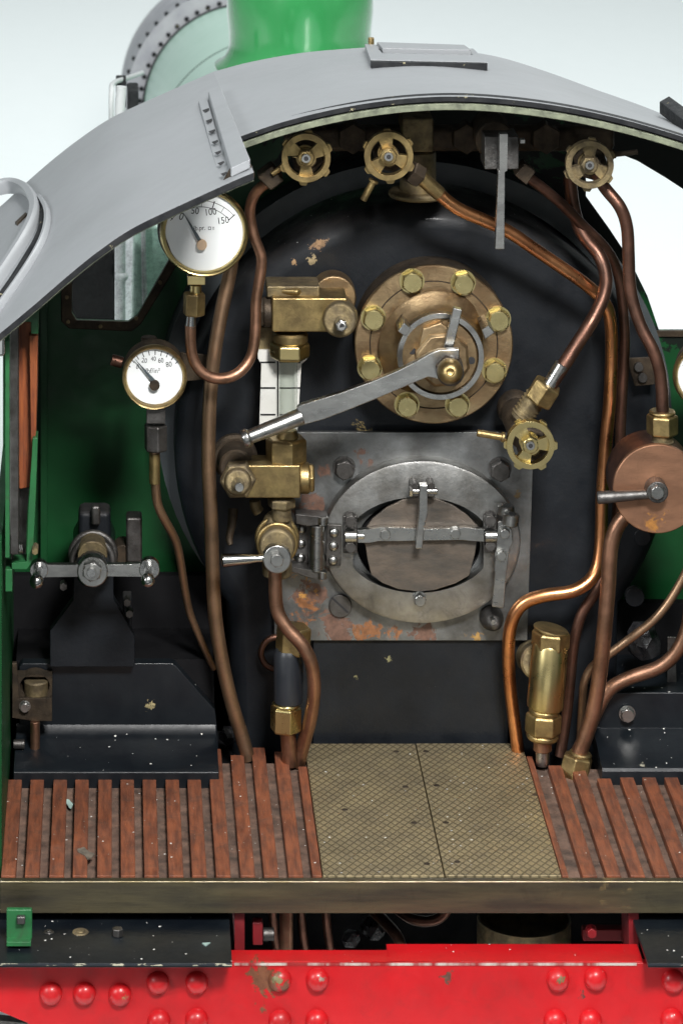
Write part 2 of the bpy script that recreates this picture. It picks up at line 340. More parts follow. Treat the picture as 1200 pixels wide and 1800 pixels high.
def V(lst,dY=0): return [P(x,y,Y+dY) for x,y,Y in lst]

# ------------------------------------------------------------------ the locomotive
loco=bpy.data.objects.new('model_locomotive',None); COL.objects.link(loco); loco.location=(0,0,0); WL[loco.name]=Vector((0,0,0))
loco['label']='green steam locomotive model with open cab, copper pipes, brass valves and red beam'
loco['category']='model locomotive'

# ---- roof
far_l=[(-150,480),(-60,415),(0,364),(50,318),(100,275),(150,237),(200,205),(275,170),(350,137),(375,126)]
near_l=[(-160,700),(-60,634),(0,586),(60,536),(125,480),(175,440),(235,400),(320,359),(410,318),(446,303)]
far_m=[(375,126),(440,109),(530,93),(620,85),(705,81),(790,87),(875,100),(960,126),(1045,157),(1130,187),(1215,222)]
mid_m=[(420,240),(500,213),(600,189),(700,174),(800,169),(900,175),(1000,189),(1100,211),(1200,240),(1300,274),(1400,312)]
YF,YN,YM=63.5,54.5,57.5
def crs(pts,n):
    ext=[(2*pts[0][0]-pts[1][0],2*pts[0][1]-pts[1][1])]+pts+[(2*pts[-1][0]-pts[-2][0],2*pts[-1][1]-pts[-2][1])]; out=[]
    for i in range(n+1):
        u=i/n*(len(pts)-1); k=min(int(u),len(pts)-2); t=u-k; q=ext[k:k+4]
        out.append(tuple(.5*((2*q[1][d])+(-q[0][d]+q[2][d])*t+(2*q[0][d]-5*q[1][d]+4*q[2][d]-q[3][d])*t*t+(-q[0][d]+3*q[1][d]-3*q[2][d]+q[3][d])*t**3) for d in(0,1)))
    return out
def loft(a,Ya,b,Yb,n=60,m=8):
    A=[P(x,y,Ya) for x,y in crs(a,n)]; B=[P(x,y,Yb) for x,y in crs(b,n)]
    return [[A[i].lerp(B[i],j/m) for j in range(m+1)] for i in range(n+1)]
gl=loft(far_l,YF,near_l,YN); gm=loft(far_m,YF,mid_m,YM)
def proj(p): q=p-OFF; return (200+q.x*F/q.y, -q.z*F/q.y-1100)
SAMP=[]
for g in (gl,gm):
    for i in range(len(g)-1):
        for j in range(len(g[0])-1):
            for a in (0,.25,.5,.75):
                for b in (0,.25,.5,.75):
                    p=g[i][j].lerp(g[i+1][j],a).lerp(g[i][j+1].lerp(g[i+1][j+1],a),b); SAMP.append((*proj(p),p))
def roof(px,py,dz=0):
    s=sorted(SAMP,key=lambda q:(q[0]-px)**2+(q[1]-py)**2)[:4]
    Y=sum(q[2].y-OFF.y for q in s)/4
    return P(px,py,Y)+Vector((0,0,dz))
T=.085
def sheet(mb,g,t0=T):
    n=len(g);m=len(g[0]); vs=[p for r in g for p in r]+[p-Vector((0,0,t0)) for r in g for p in r]; o=n*m; fs=[]
    for i in range(n-1):
        for j in range(m-1):
            a=i*m+j; fs.append((a,a+1,a+m+1,a+m)); fs.append((a+o,a+m+o,a+m+1+o,a+1+o))
    for i in range(n-1):
        a=i*m; fs.append((a,a+m,a+m+o,a+o)); a=i*m+m-1; fs.append((a,a+o,a+m+o,a+m))
    for j in range(m-1):
        fs.append((j,j+o,j+1+o,j+1)); a=(n-1)*m+j; fs.append((a,a+1,a+1+o,a+o))
    mb.add(vs,fs)
mb=MB(); sheet(mb,gl); sheet(mb,gm)
g3=loft([(1215,222),(1300,262),(1420,350),(1500,430)],YF,[(1440,335),(1520,400),(1620,500),(1700,600)],YN,20); sheet(mb,g3)
roofo=mb.build('cab_roof','roof',loco,smooth=30)
# black edge faces, following both rear edges
def edge_strip(g,dz0,dz1,dy,th,n0=0,n1=None):
    mb=MB(); row=[r[-1] for r in g][n0:n1]
    a=[p+Vector((0,dy,dz0)) for p in row]; b=[p+Vector((0,dy,dz1)) for p in row]
    k=len(a); vs=a+b+[p+Vector((0,th,0)) for p in a]+[p+Vector((0,th,0)) for p in b]; fs=[]
    for i in range(k-1):
        fs+= [(i,i+1,k+i+1,k+i),(2*k+i,3*k+i,3*k+i+1,2*k+i+1),(i,2*k+i,2*k+i+1,i+1),(k+i,k+i+1,3*k+i+1,3*k+i)]
    fs+=[(0,k,3*k,2*k),(k-1,3*k-1,4*k-1,2*k-1)]
    return mb.add(vs,fs)
edge_strip(gl,-.004,-.115,-.012,.5).build('roof_edge','roof_edge',roofo)
edge_strip(gm,-.006,-.085,-.012,.3).build('roof_edge','roof_edge',roofo)
edge_strip(gl,-.118,-.14,.02,.3).build('edge_angle','olive_edge',roofo)
edge_strip(gm,-.088,-.12,.05,.3).build('edge_gap','dead_black',roofo)
edge_strip(gm,-.123,-.235,-.0,.25).build('edge_angle','olive_edge',roofo,bevel=.015)
# rain strips at the left
rs=MB(); 
r1=[(-30,345),(5,333),(35,330),(55,342),(67,362),(67,384),(56,412),(38,443),(14,480),(-20,530),(-60,590)]
r2=[(74,352),(84,368),(87,392),(79,424),(60,460),(35,498),(10,533),(-25,580)]
r3=[(70,352),(76,372),(76,392),(66,422),(48,452),(26,488),(2,522),(-25,560)]
def ribbon(pts,w,h,name,mat,dz=0):
    pp=crs(pts,40); c=[roof(x,y) for x,y in pp]; mb=MB(); vs=[];fs=[]
    # smooth depth
    for _ in range(6): c=[c[0]]+[(c[i-1]+c[i]*2+c[i+1])/4 for i in range(1,len(c)-1)]+[c[-1]]
    for i,p in enumerate(c):
        t=(c[min(i+1,len(c)-1)]-c[max(i-1,0)]).normalized(); nn=Vector((-.55,-.12,.82)); side=t.cross(nn).normalized(); up=side.cross(t).normalized()
        if up.z<0: up=-up
        for (a,b) in ((-1,-.3),(-1,.7),(-.6,1),(.6,1),(1,.7),(1,-.3)): vs.append(p+side*a*w/2+up*(b*h+dz))
    for i in range(len(c)-1):
        for j in range(6): fs.append((i*6+j,i*6+(j+1)%6,(i+1)*6+(j+1)%6,(i+1)*6+j))
    fs+=[tuple(range(6)),tuple((len(c)-1)*6+j for j in range(6))]
    mb.add(vs,fs); return mb.build(name,mat,roofo,smooth=60)
ribbon(r1,.17,.2,'rain_strip','roof'); ribbon(r3,.1,.06,'gutter_channel','roof_edge'); ribbon(r2,.08,.12,'rain_strip','roof')
for (a,b,c_,d) in ((27,395,45,378),(17,455,28,441)):
    MB().slab([roof(a,b,.0),roof(c_,d,.0),roof(c_+3,d+2,.0),roof(a+4,b+3,.0)],.05).build('roof_clip','dark_bronze',roofo)
# tab with slots on the left, hatch at the top
tb=MB().slab([roof(349,184),roof(364,179),roof(405,322),roof(387,330)],.07).build('slotted_strip','roof',roofo,bevel=.015)
for k in range(7):
    t=(k+.6)/7.2; x=353+(391-353)*t; y=190+(325-190)*t
    MB().slab([roof(x,y,.072),roof(x+11,y-4,.072),roof(x+12,y-1,.072),roof(x+5,y+4,.072)],.004).build('slot','ink',tb)
MB().slab([roof(366,176),roof(389,169),roof(440,296),roof(406,312)],.15).build('roof_strap','roof',roofo,bevel=.02)
MB().slab([roof(404,304),roof(438,292),roof(448,314),roof(388,334)],.1).build('strap_end','dark_bronze',roofo,bevel=.02)
MB().slab([P(1158,200,61.5),P(1175,190,61.8),P(1290,275,57.5),P(1270,290,57)],.22).build('roof_strap','roof_edge',roofo,bevel=.02)
h0,h1,h2,h3=(651,118),(856,122),(832,98),(641,90)
ht=MB().wprism([[roof(*h0),roof(*h1),roof(*h2),roof(*h3)],[roof(672,106),roof(832,109),roof(818,101),roof(662,95)]],Vector((0,0,.13))).build('roof_hatch','roof',roofo,bevel=.012)
MB().slab([roof(672,103,.03),roof(828,106,.03),roof(816,97,.03),roof(662,92,.03)],.16).build('hatch_lid','roof',ht,bevel=.015)
MB().wprism([[roof(652,121),roof(856,124),roof(856,122),roof(651,118)]],Vector((0,0,.12))).build('hatch_front','roof_edge',ht)
MB().cyl(P(652,88,63.2),P(652,66,63.2),.055).build('whistle_pin','brass',loco)

# ---- cab front sheet with two windows
top=[(x,y+24) for x,y in crs(far_l,20)[4:]]+[(x,y+20) for x,y in crs(far_m,30)[1:28]]
k=63.0
wl=[(127,395),(127,550),(135,563),(226,566),(242,555),(300,452),(340,372)]
wl_o=[(108,385),(108,565),(122,578),(232,583),(248,570),(314,462),(362,368)]
wr=[(1029,345),(1029,272),(1050,262),(1075,265),(1120,283),(1170,313),(1260,372),(1310,440),(1310,582),(1158,582),(1137,520),(1105,455),(1072,405)]
outer=[(22,1200)]+[(22,420)]+[q for q in top if q[0]>22]+[(1500,450),(1500,1200)]
fire=ell(728,730,430,430,60)
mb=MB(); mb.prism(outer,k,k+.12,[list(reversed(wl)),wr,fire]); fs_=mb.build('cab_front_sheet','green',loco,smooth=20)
MB().prism(wl_o,k-.06,k-.003,[wl]).build('window_frame','dark_bronze',fs_,bevel=.02)
for x,y in ((118,523),(177,574),(120,566),(240,560),(282,497)): MB().disc(x,y,k-.09,k-.05,3.5,seg=12).build('frame_screw','dirty_brass',fs_)
MB().prism(wl,k+.03,k+.05).build('window_pane','glass',fs_,label='dusty pane of the left spectacle window')
wr_o=[(x+(8 if x>1290 else 0),y+(8 if y>570 else 0)) for x,y in wr]
MB().prism([(1150,582),(1310,582),(1310,592),(1155,592)],k-.06,k-.003).build('window_frame','dark_bronze',fs_)
# green angle strip down the corner
MB().pbox(72,430,83,1200,62.7,62.99).build('corner_angle','green',fs_)
# black lower panel of the front sheet
MB().pbox(22,1012,420,1360,62.2,62.4).build('lower_cab_panel','dead_black',loco)
MB().pbox(1060,1060,1500,1330,62.2,62.4).build('lower_cab_panel','dead_black',loco)

# ---- firebox and backhead
def bh_outline(cx,cy,r,n=64):
    pts=[]
    for i in range(n+1):
        a=math.radians(218-256*i/n); pts.append((cx+r*math.cos(a),cy-r*math.sin(a)))
    pts.append((cx+r*math.cos(math.radians(38))-6,cy+r+115)); pts.insert(0,(cx-r*math.cos(math.radians(38))+6,cy+r+115)); return pts
def rings(secs):      # secs: list of (outline px at Y) -> lofted shell closed in front
    mb=MB(); n=len(secs[0][0]); vs=[];fs=[]
    for pts,Y,ref in secs: vs+=[P(x,y,ref)+Vector((0,Y-ref,0)) for x,y in pts]
    for s in range(len(secs)-1):
        for i in range(n):
            j=(i+1)%n; fs.append((s*n+i,s*n+j,(s+1)*n+j,(s+1)*n+i))
    fs.append(tuple(range(n))); mb.add(vs,fs); return mb
secs=[(bh_outline(745,800,r),Y,61) for r,Y in ((398,61.0),(402,61.0),(414,61.03),(425,61.09),(433,61.18),(437,61.3),(438,61.5),(438,63.6))]
bh=rings(secs).build('backhead','black',loco,smooth=50)
# fix: slate cladding band
mb=MB(); o1=bh_outline(728,735,452); o2=bh_outline(728,735,415); 
vs=[P(x,y,62.2) for x,y in o1]+[P(x,y,62.2) for x,y in o2]; n=len(o1); vs+=[v+Vector((0,2,0)) for v in vs]
fs=[]
for i in range(n-1): fs+=[(i,i+1,n+i+1,n+i),(i,2*n+i,2*n+i+1,i+1),(n+i,n+i+1,3*n+i+1,3*n+i)]
mb.add(vs,fs).build('boiler_cladding','lagging',loco)
# raised lower panel
lp=MB().pbox(550,1122,893,1312,60.86,61.02).build('lower_panel','black',bh,bevel=.02)
# staybolt-ish heads and rings on the backhead
for x,y,r in ((1128,945,15),(1115,1050,17),(460,1140,0)):
    if r: MB().disc(x,y,60.97,61.1,r,seg=24).build('washout_plug','black',bh)
MB().torus(P(487,1148,60.7),(0,1,0),.28,.055,a0=0,a1=2*math.pi).build('elbow_ring','dark_copper',loco)
# right-hand bracket
br=MB().prism([(1100,630),(1152,628),(1150,676),(1115,679)],60.6,60.66).build('gauge_bracket','dark_bronze',loco,bevel=.01)
for x,y in ((1122,646),(1129,665)): 
    MB().disc(x,y,60.52,60.61,8,seg=20).build('screw','dark_steel',br)
MB().prism([(312,620),(380,625),(380,665),(312,672)],60.6,60.66).build('pipe_bracket','dark_bronze',loco,bevel=.01)

# ---- barrel, smokebox ring, dome
a0=P(745,770,61); a1=P(435,192,105); ax=(a1-a0).normalized(); LL=(a1-a0).length
bar=MB().lathe(a0,ax,[(4.1,2.4),(3.9,12),(3.13,LL-.1),(3.13,LL+3)],96).build('boiler_barrel','sheen_green',loco,label='green boiler barrel with its bright sheen painted in')
for t in (.52,.74): MB().torus(a0+ax*LL*t,ax,4.12-1.0*t,.04,seg=96).build('boiler_band','roof_edge',bar)
MB().torus(a0+ax*(LL-.12),ax,3.16,.03,seg=96).build('boiler_band','roof_edge',bar)
sb=MB().lathe(a0+ax*LL,ax,[(3.0,0),(3.72,0),(3.72,.9),(3.66,1.1),(3.66,5),(0,5.2)],96).build('smokebox','smoke',loco)
rv=protomesh('rivet',MB().ball((0,0,0),.075,10),'roof_edge')
a_=ax.orthogonal().normalized()
import itertools
q=ax.cross(Vector((0,0,1))).normalized(); w=q.cross(ax).normalized()
if w.z<0: w=-w
for i in range(34):
    t=math.radians(60+i*6.4); 
    for rr,dh,ph in ((3.75,.1,0),(3.27,-.02,0)):
        if 60+i*6.4<200: 
            tt=t+ph; inst(rv,'rivet',a0+ax*(LL+dh)+(-q*math.cos(tt)*1+w*math.sin(tt))*rr if q.x<0 else a0+ax*(LL+dh)+(q*math.cos(tt)+w*math.sin(tt))*rr,sb)
dm=P(527,82,76)
MB().lathe(dm-Vector((0,0,1.1)),(0,0,1),[(1.84,.62),(1.87,.66),(1.86,.71),(1.76,.76),(1.65,.86),(1.57,1.02),(1.545,1.2),(1.56,1.5),(1.6,1.9),(1.6,2.3),(1.54,2.8),(1.36,3.4),(1.1,3.7),(.7,3.9),(.3,3.98),(0,4.0)],72).build('steam_dome','dome_green',loco,smooth=60)
hp=MB().tube([P(212,640,70),P(212,480,70),P(212,300,70),P(211,200,70),P(214,152,70)],U(9,70)).build('vacuum_pipe','rail',loco)
MB().ball(P(212,486,70),U(14,70),sq=(1,1,.7)).build('pipe_knob','rail',hp)
MB().tube([P(196,260,72),P(196,165,72),P(200,146,73),P(222,138,75),P(250,128,80)],U(4.5,72)).build('handrail','rail',loco)
MB().pbox(204,140,222,190,74,74.5).build('smokebox_step','roof_edge',loco,bevel=.03)
MB().pbox(224,160,244,240,80,81).build('smokebox_lamp_bracket','roof_edge',loco,bevel=.05)
MB().pbox(30,440,202,760,66,67).build('pane_reflection_block','dead_black',loco,bevel=.05)  # added dark block behind the pane, stands in for its dark reflection
MB().prism([(236,395),(330,395),(330,640),(230,640)],67.5,69).build('firebox_side','sheen_green',loco,bevel=.1)
MB().prism([(248,395),(256,395),(262,640),(252,640)],67.3,67.48).build('side_beading','rail',loco,bevel=.05)

# ---- cab sides
fz=-23.89
def wall(X0,X1,name,lab):
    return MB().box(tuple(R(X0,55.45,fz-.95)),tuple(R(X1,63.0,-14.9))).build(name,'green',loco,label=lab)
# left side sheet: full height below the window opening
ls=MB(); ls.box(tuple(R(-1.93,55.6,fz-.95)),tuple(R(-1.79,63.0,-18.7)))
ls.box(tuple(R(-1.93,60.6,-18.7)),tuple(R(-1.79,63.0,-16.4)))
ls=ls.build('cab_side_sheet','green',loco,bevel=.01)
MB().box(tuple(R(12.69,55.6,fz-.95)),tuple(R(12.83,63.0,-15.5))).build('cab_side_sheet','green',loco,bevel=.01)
MB().box(tuple(R(-1.95,55.5,fz-.95)),tuple(R(-1.86,55.59,-15.2))).build('edge_beading',mk('cream_lining',(.45,.44,.2),(.012,.014,.018),r1=.5,ns=2.2,ramp=(.5,.52),bump=.3),ls,bevel=.01)
MB().pbox(-12,590,9,628,55.35,55.5).build('handrail_stub','chrome',ls,bevel=.05)
MB().pbox(10,600,17,980,55.7,56.0).build('window_channel','green_edge',ls)
wc=MB().pbox(18,566,33,975,56.1,57.0).build('window_channel','dark_steel',ls,bevel=.02)
MB().prism([(33,566),(66,566),(65,700),(60,855),(35,860),(32,700)],56.6,57.6).build('sliding_shutter','wood_post',ls,bevel=.015)
MB().prism([(52,590),(67,590),(64,760),(60,780),(55,780)],56.4,56.62).build('shutter_stile','wood_post',ls,bevel=.01)
MB().prism([(24,560),(56,552),(56,542),(68,536),(68,587),(55,587),(55,566),(24,566)],56.1,56.5).build('window_bracket','green_edge',ls,bevel=.01)
MB().prism([(58,770),(67,770),(63,880),(58,985),(48,1001),(21,1001),(21,990),(47,988),(50,900)],56.3,56.7).build('window_bracket','green_edge',ls,bevel=.01)
MB().pbox(10,1001,22,1040,56.3,56.8).build('window_bracket','green_edge',ls,bevel=.01)
MB().prism([(33,860),(52,858),(48,900),(45,985),(20,988),(20,975)],56.9,57.2).build('window_cill','dark_steel',ls)
sp=MB()
for i in range(9): sp.torus(P(12+i*3.3,963,56.25),(1,0,.12),.075,.013,seg=16,k=6)
sp.build('spring','steel',ls)
MB().disc(62,970,56.1,56.4,6,seg=6).build('nut','dirty_brass',ls)

# ---- floor
fl=MB()
fl.box(tuple(R(-1.78,55.2,fz-.42)),tuple(R(1.86,59.1,fz-.15)))
fl.box(tuple(R(1.86,55.2,fz-.42)),tuple(R(3.32,60.0,fz-.13)))
fl.box(tuple(R(3.32,55.2,fz-.42)),tuple(R(7.12,60.6,fz-.15)))
fl.box(tuple(R(7.12,55.2,fz-.42)),tuple(R(12.68,59.75,fz-.13)))
floor=fl.build('cab_floor','wood_dirty',loco,label='dusty wooden cab floor board')
sp_=.3805
k=0; X=-1.785
def slat(X,w,yb,tilt=0,notch=0):
    mb=MB(); d=random.uniform(-.01,.01); a=R(X,55.215,fz-.10); 
    x0,x1=X+d,X+w+d; 
    vs=[R(x0,55.215,fz-.17),R(x1,55.215,fz-.17),R(x1,55.215,fz),R(x0,55.215,fz),R(x0,yb,fz-.17),R(x1,yb,fz-.17),R(x1,yb,fz),R(x0,yb,fz)]
    mb.add(vs,[(0,1,2,3),(7,6,5,4),(0,4,5,1),(1,5,6,2),(2,6,7,3),(3,7,4,0)])
    return mb.build('floor_slat','wood',floor,bevel=.012)
while X<3.2:
    yb=59.0 if X<1.62 else 60.35+random.uniform(-.1,.05)
    if 1.85<X<2.2: yb=60.05
    if 2.55<X<2.9: yb=60.2
    if X>3.0: yb=59.55
    slat(X,min(.232,3.31-X),yb); X+=sp_
X=7.13
slat(7.13,.1,60.0); X=7.46
while X<12.5:
    yb=59.25+random.uniform(-.03,.03)
    if X<8.4: yb=59.6
    if 8.0<X<8.35: yb=59.05
    slat(X,.232,yb); X+=sp_
# chequer plates (two) with a seam
Xs0=3.33; Xs2=7.12; Xs1=5.27
for a,b,dz in ((Xs0,Xs1-.012,0),(Xs1+.006,Xs2,.004)):
    cp=MB().box(tuple(R(a,55.28,fz-.11+dz)),tuple(R(b,60.62,fz-.03+dz))).build('chequer_plate','chequer',floor,bevel=.008)
    for px_,py_ in (((712,1380),(727,1443),(750,1515),(606,1420),(696,1318)) if a==Xs0 else ((748,1318),(767,1378),(783,1443),(803,1512),(940,1394))):
        Y=(-fz)*F/(py_+1100); MB().cyl(R(0,0,0)*0+Vector((P(px_,py_,Y).x,P(px_,py_,Y).y,OFF.z+fz-.03+dz-.03)),Vector((P(px_,py_,Y).x,P(px_,py_,Y).y,OFF.z+fz-.03+dz+.004)),.055,seg=16).build('screw','dark_bronze',cp)
# rear beam angle
bm_=MB().box(tuple(R(-1.8,55.05,fz-.53)),tuple(R(12.7,55.19,fz-.015))).build('floor_edge_beam','beam',loco,bevel=.018)
MB().box(tuple(R(-1.8,55.2,fz-.53)),tuple(R(12.7,63,fz-.43))).build('under_floor_plate','dead_black',loco)

# ---- side boxes
def sidebox(poly,bx,ex0,ex1,nm):
    o=MB().prism(poly,60.45,60.7).build(nm,'gloss_black',loco,bevel=.02)
    return o
zl=fz+.165
sb1=sidebox([(34,1172),(40,1166),(300,1166),(309,1170),(378,1248),(384,1300),(384,1392),(34,1392)],0,0,0,'seat_box')
sb1['label']='black box with bevelled top corner below the reversing screw'
led=MB(); X0=(24-200)*59/F; X1=(385-200)*59/F
pr=[(60.47,fz+.40),(60.38,fz+.24),(60.25,zl+.02),(59.08,zl),(59.0,zl-.05),(59.0,fz-.2),(59.1,fz-.2),(60.47,fz-.2)]
def extr(pr,X0,X1):
    n=len(pr); mb=MB(); mb.add([R(X0,y,z) for y,z in pr]+[R(X1,y,z) for y,z in pr],[tuple(range(n)),tuple(range(2*n-1,n-1,-1))]+[(i,(i+1)%n,(i+1)%n+n,i+n) for i in range(n)]); return mb
extr(pr,X0,X1).build('box_ledge','gloss_black',sb1,bevel=.02)
MB().box(tuple(R(X0,60.7,fz)),tuple(R(X1-.05,62.2,-22.48))).build('box_top','dead_black',sb1)
# right side box
sb2=MB().prism([(1050,1217),(1500,1217),(1500,1300),(1050,1300)],60.2,60.5).build('seat_box','gloss_black',loco,bevel=.03,label='black box beside the copper union on the right')
X0=(1056-200)*59.2/F; X1=12.6
pr=[(60.22,fz+.47),(60.2,fz+.4),(59.25,fz+.165),(59.12,fz+.15),(59.08,fz+.1),(59.08,fz-.2),(60.22,fz-.2)]
extr(pr,X0,X1).build('box_ledge','gloss_black',sb2,bevel=.02)
MB().box(tuple(R(X0,60.5,fz)),tuple(R(X1,62.2,-22.95))).build('box_top','gloss_black',sb2)
hexbolt(1103,1259,60.05,13,.12,'steel',sb2)
MB().pbox(1172,1120,1188,1218,60.9,60.95).build('lever_strap','dark_steel',loco,bevel=.01)

# ---- reversing screw (left)
rst=MB().prism([(130,1010),(200,1010),(200,1051),(237,1120),(237,1172),(88,1172),(88,1109),(128,1055)],60.2,60.42).build('reverser_stand','black',loco,bevel=.02,label='black stand carrying the reversing screw')
rev=MB().cyl(P(163,1003,59.15),P(166,940,62),U(30,59.5),U(38,61)).build('reversing_screw','gloss_black',loco)
MB().torus(P(163,985,59.7),(0,1,-.02),U(35,59.7),.06).torus(P(164,975,60.1),(0,1,-.02),U(38,60),.06).build('screw_collar','dark_steel',rev)
MB().disc(163,978,59.35,59.8,26).build('screw_bush','dirty_brass',rev)
MB().pbox(138,900,195,960,60.6,61.2).build('screw_bracket','black',rev,bevel=.1)
MB().pbox(161,890,177,925,60.4,60.6).build('bracket_rib','dark_steel',rev,bevel=.05)
MB().pbox(222,910,250,990,60.4,60.8).build('reverser_lever','dark_steel',rev,bevel=.05)
MB().disc(216,975,60.5,61,16).build('lever_pivot','dark_bronze',rev)
ha=MB().prism([(68,993),(140,993),(150,985),(176,985),(186,993),(262,991),(262,1014),(186,1013),(176,1026),(150,1026),(140,1014),(68,1015)],58.75,58.87).build('reverser_handle','steel',rev,bevel=.02)
hh=MB().disc(163,1006,58.68,58.9,27).build('handle_boss','steel',ha,bevel=.01)
hexbolt(162,1006,58.45,18,.2,'steel',ha,'nut',rot=10)
MB().disc(161,1008,58.35,58.5,8).build('stud','chrome',ha)
for s,x0,y0,x1,y1 in ((0,69,1003,65,1022),(1,263,1001,260,1020)):
    MB().disc(x0,y0,58.7,58.88,18 if s else 16).cyl(P(x0,y0,58.8),P(x1,y1-4,58.1),U(9,58.5)).ball(P(x1,y1,57.95),U(12.5,58)).build('handle_knob','chrome',ha)
for x,y in ((224,1060),(228,1080),(112,1032)): MB().disc(x,y,60.1,60.3,7,seg=6).build('nut','dark_steel',rst)
MB().pbox(216,1050,232,1110,60.45,60.8).build('stand_rib','black',rst,bevel=.03)
# small bracket with brass drain at the far left
db=MB().prism([(22,1166),(30,1166),(34,1228),(92,1228),(92,1268),(60,1268),(22,1262)],59.9,60.0).build('drain_bracket','dark_bronze',loco,bevel=.01)
MB().prism([(30,1190),(92,1190),(92,1228),(30,1228)],60.1,60.42,[ell(62,1205,26,20,24)]).build('bracket_back','dark_bronze',db)
MB().cyl(P(64,1230,60.15),P(64,1195,60.15),U(21,60)).build('drain_cup','dirty_brass',db)
hexbolt(44,1245,59.8,9,.1,'steel',db)
dp=MB().cyl(P(62,1330,59.9),P(62,1268,59.9),U(8.5,60)).build('drain_pipe','copper',db)
MB().cyl(P(62,1338,59.9),P(62,1322,59.9),U(13,60),seg=6).build('nut','dirty_brass',db)
MB().cyl(P(24,1308,59.8),P(44,1308,59.8),U(8,60),seg=12).build('nut','dark_steel',db)

# ---- pipes
def pipe(pts,r,mat,label=None,name='pipe',Yr=59.5,rend=None):
    return MB().tube([P(*p) for p in pts],U(r,Yr),rend=None if rend is None else U(rend,Yr)).build(name,mat,loco,label=label,smooth=80)
pA=pipe([(412,420,59.9),(404,480,59.9),(390,545,59.85),(377,620,59.8),(370,690,59.8),(367,760,59.8),(367,830,59.8),(371,910,59.85),(374,1000,59.9),(378,1080,59.95),(390,1160,60),(407,1235,60.05),(424,1290,60.1),(437,1335,60.1)],12.5,'brown_copper','long brown copper pipe down the left of the backhead')
pB=pipe([(335,572,59.1),(335,600,59.1),(340,632,59.1),(358,657,59.1),(388,666,59.15),(420,655,59.25),(442,625,59.35),(449,580,59.4),(450,530,59.45),(458,480,59.5),(459,450,59.5),(448,420,59.5),(441,390,59.5),(440,362,59.4),(450,338,59.3),(472,318,59.2)],9.5,'copper','copper siphon pipe looping under the large gauge')
pC=pipe([(271,788,59.4),(273,840,59.4),(277,885,59.5),(292,918,59.6),(309,950,59.8),(318,990,60),(325,1035,60.2),(334,1078,60.4),(350,1118,60.5),(364,1150,60.6),(376,1175,60.7)],8.5,'brown_copper','thin brown pipe below the small gauge',rend=6)
MB().cyl(P(272,850,59.4),P(272,796,59.4),U(9.5,59.4)).build('pipe_sleeve','brass',pC)
pD=pipe([(735,308,59.2),(770,340,59.3),(805,367,59.4),(850,387,59.5),(895,408,59.6),(945,442,59.7),(995,476,59.8),(1035,505,59.9),(1062,533,60),(1072,565,60.1),(1074,620,60.2),(1071,700,60.2),(1063,790,60.2),(1057,880,60.2),(1055,960,60.1),(1044,1010,60),(1010,1038,59.9),(960,1046,59.9),(920,1060,59.95),(899,1092,60),(893,1140,60.1),(895,1200,60.2),(902,1260,60.3),(910,1320,60.3)],11.5,'bright_copper','long bright copper pipe from the second handwheel')
MB().cyl(P(736,309,59.19),P(772,341,59.3),U(13,59.2)).build('pipe_sleeve','brass',pD)
pE=pipe([(928,312,59.6),(955,332,59.7),(990,362,59.9),(1025,398,60.1),(1062,435,60.3),(1084,475,60.4),(1094,540,60.4),(1097,610,60.4),(1092,700,60.4),(1088,800,60.4),(1084,900,60.4),(1072,980,60.4),(1050,1035,60.4),(1022,1078,60.4),(1008,1130,60.4),(1002,1190,60.4),(996,1250,60.4),(984,1330,60.3)],9.5,'dark_copper','dark tarnished copper pipe behind the bright one')
pF=pipe([(1045,300,59.2),(1062,330,59.2),(1088,362,59.1),(1101,398,59.1),(1104,450,59.1),(1107,510,59.1),(1124,570,59),(1148,618,58.9),(1161,665,58.9),(1164,738,58.9)],11,'dark_copper','dark pipe dropping from the right handwheel to the copper drum')
pG=pipe([(1000,310,60.2),(1008,370,60.2),(1025,415,60.1),(1052,448,60),(1064,485,59.8),(1060,520,59.6),(1040,563,59.4),(1012,607,59.3),(985,650,59.2),(965,680,59.2)],12,'dark_copper','dark pipe bending down to the lower handwheel valve')
MB().cyl(P(962,682,59.2),P(988,640,59.2),U(13,59.2)).build('pipe_sleeve','steel',pG)
pH=pipe([(1105,900,59.4),(1084,925,59.4),(1072,965,59.4),(1068,1030,59.4),(1062,1100,59.4),(1056,1160,59.45),(1048,1220,59.5),(1037,1270,59.55),(1015,1330,59.6)],13.5,'copper','copper pipe from the copper drum down to the floor union')
pI=pipe([(1225,960,59.9),(1205,1005,60),(1180,1050,60),(1150,1088,60),(1110,1120,60),(1070,1150,60.1),(1040,1172,60.2),(1026,1200,60.2),(1023,1235,60.3),(1018,1320,60.4)],7.5,'brown_copper','thin brassy pipe curving in from the right')
pJ=pipe([(1212,1030,59.8),(1210,1090,59.8),(1192,1140,59.8),(1160,1172,59.85),(1110,1190,59.9),(1072,1210,59.9),(1050,1245,59.9),(1030,1290,59.9),(1008,1335,59.9)],12,'copper','copper pipe sweeping up to the right of the union')
pK=pipe([(484,1000,59.3),(484,1040,59.3),(488,1075,59.3),(505,1105,59.25),(532,1135,59.2),(548,1170,59.2),(552,1215,59.3),(545,1265,59.5),(534,1305,59.7),(524,1345,59.8)],12,'copper','copper drain pipe bending across the black hose')
# union at the floor (right)
un=MB().cyl(P(1006,1372,59.55),P(1016,1328,59.6),U(28,59.5),seg=6,up=(.3,1,0)).build('union_nut','brass',loco,bevel=.02)
MB().cyl(P(1018,1334,59.6),P(1020,1322,59.6),U(20,59.5)).build('union_collar','brass',un)
MB().cyl(P(1003,1378,59.5),P(1004,1368,59.5),U(32,59.5)).build('union_washer','dark_steel',un)

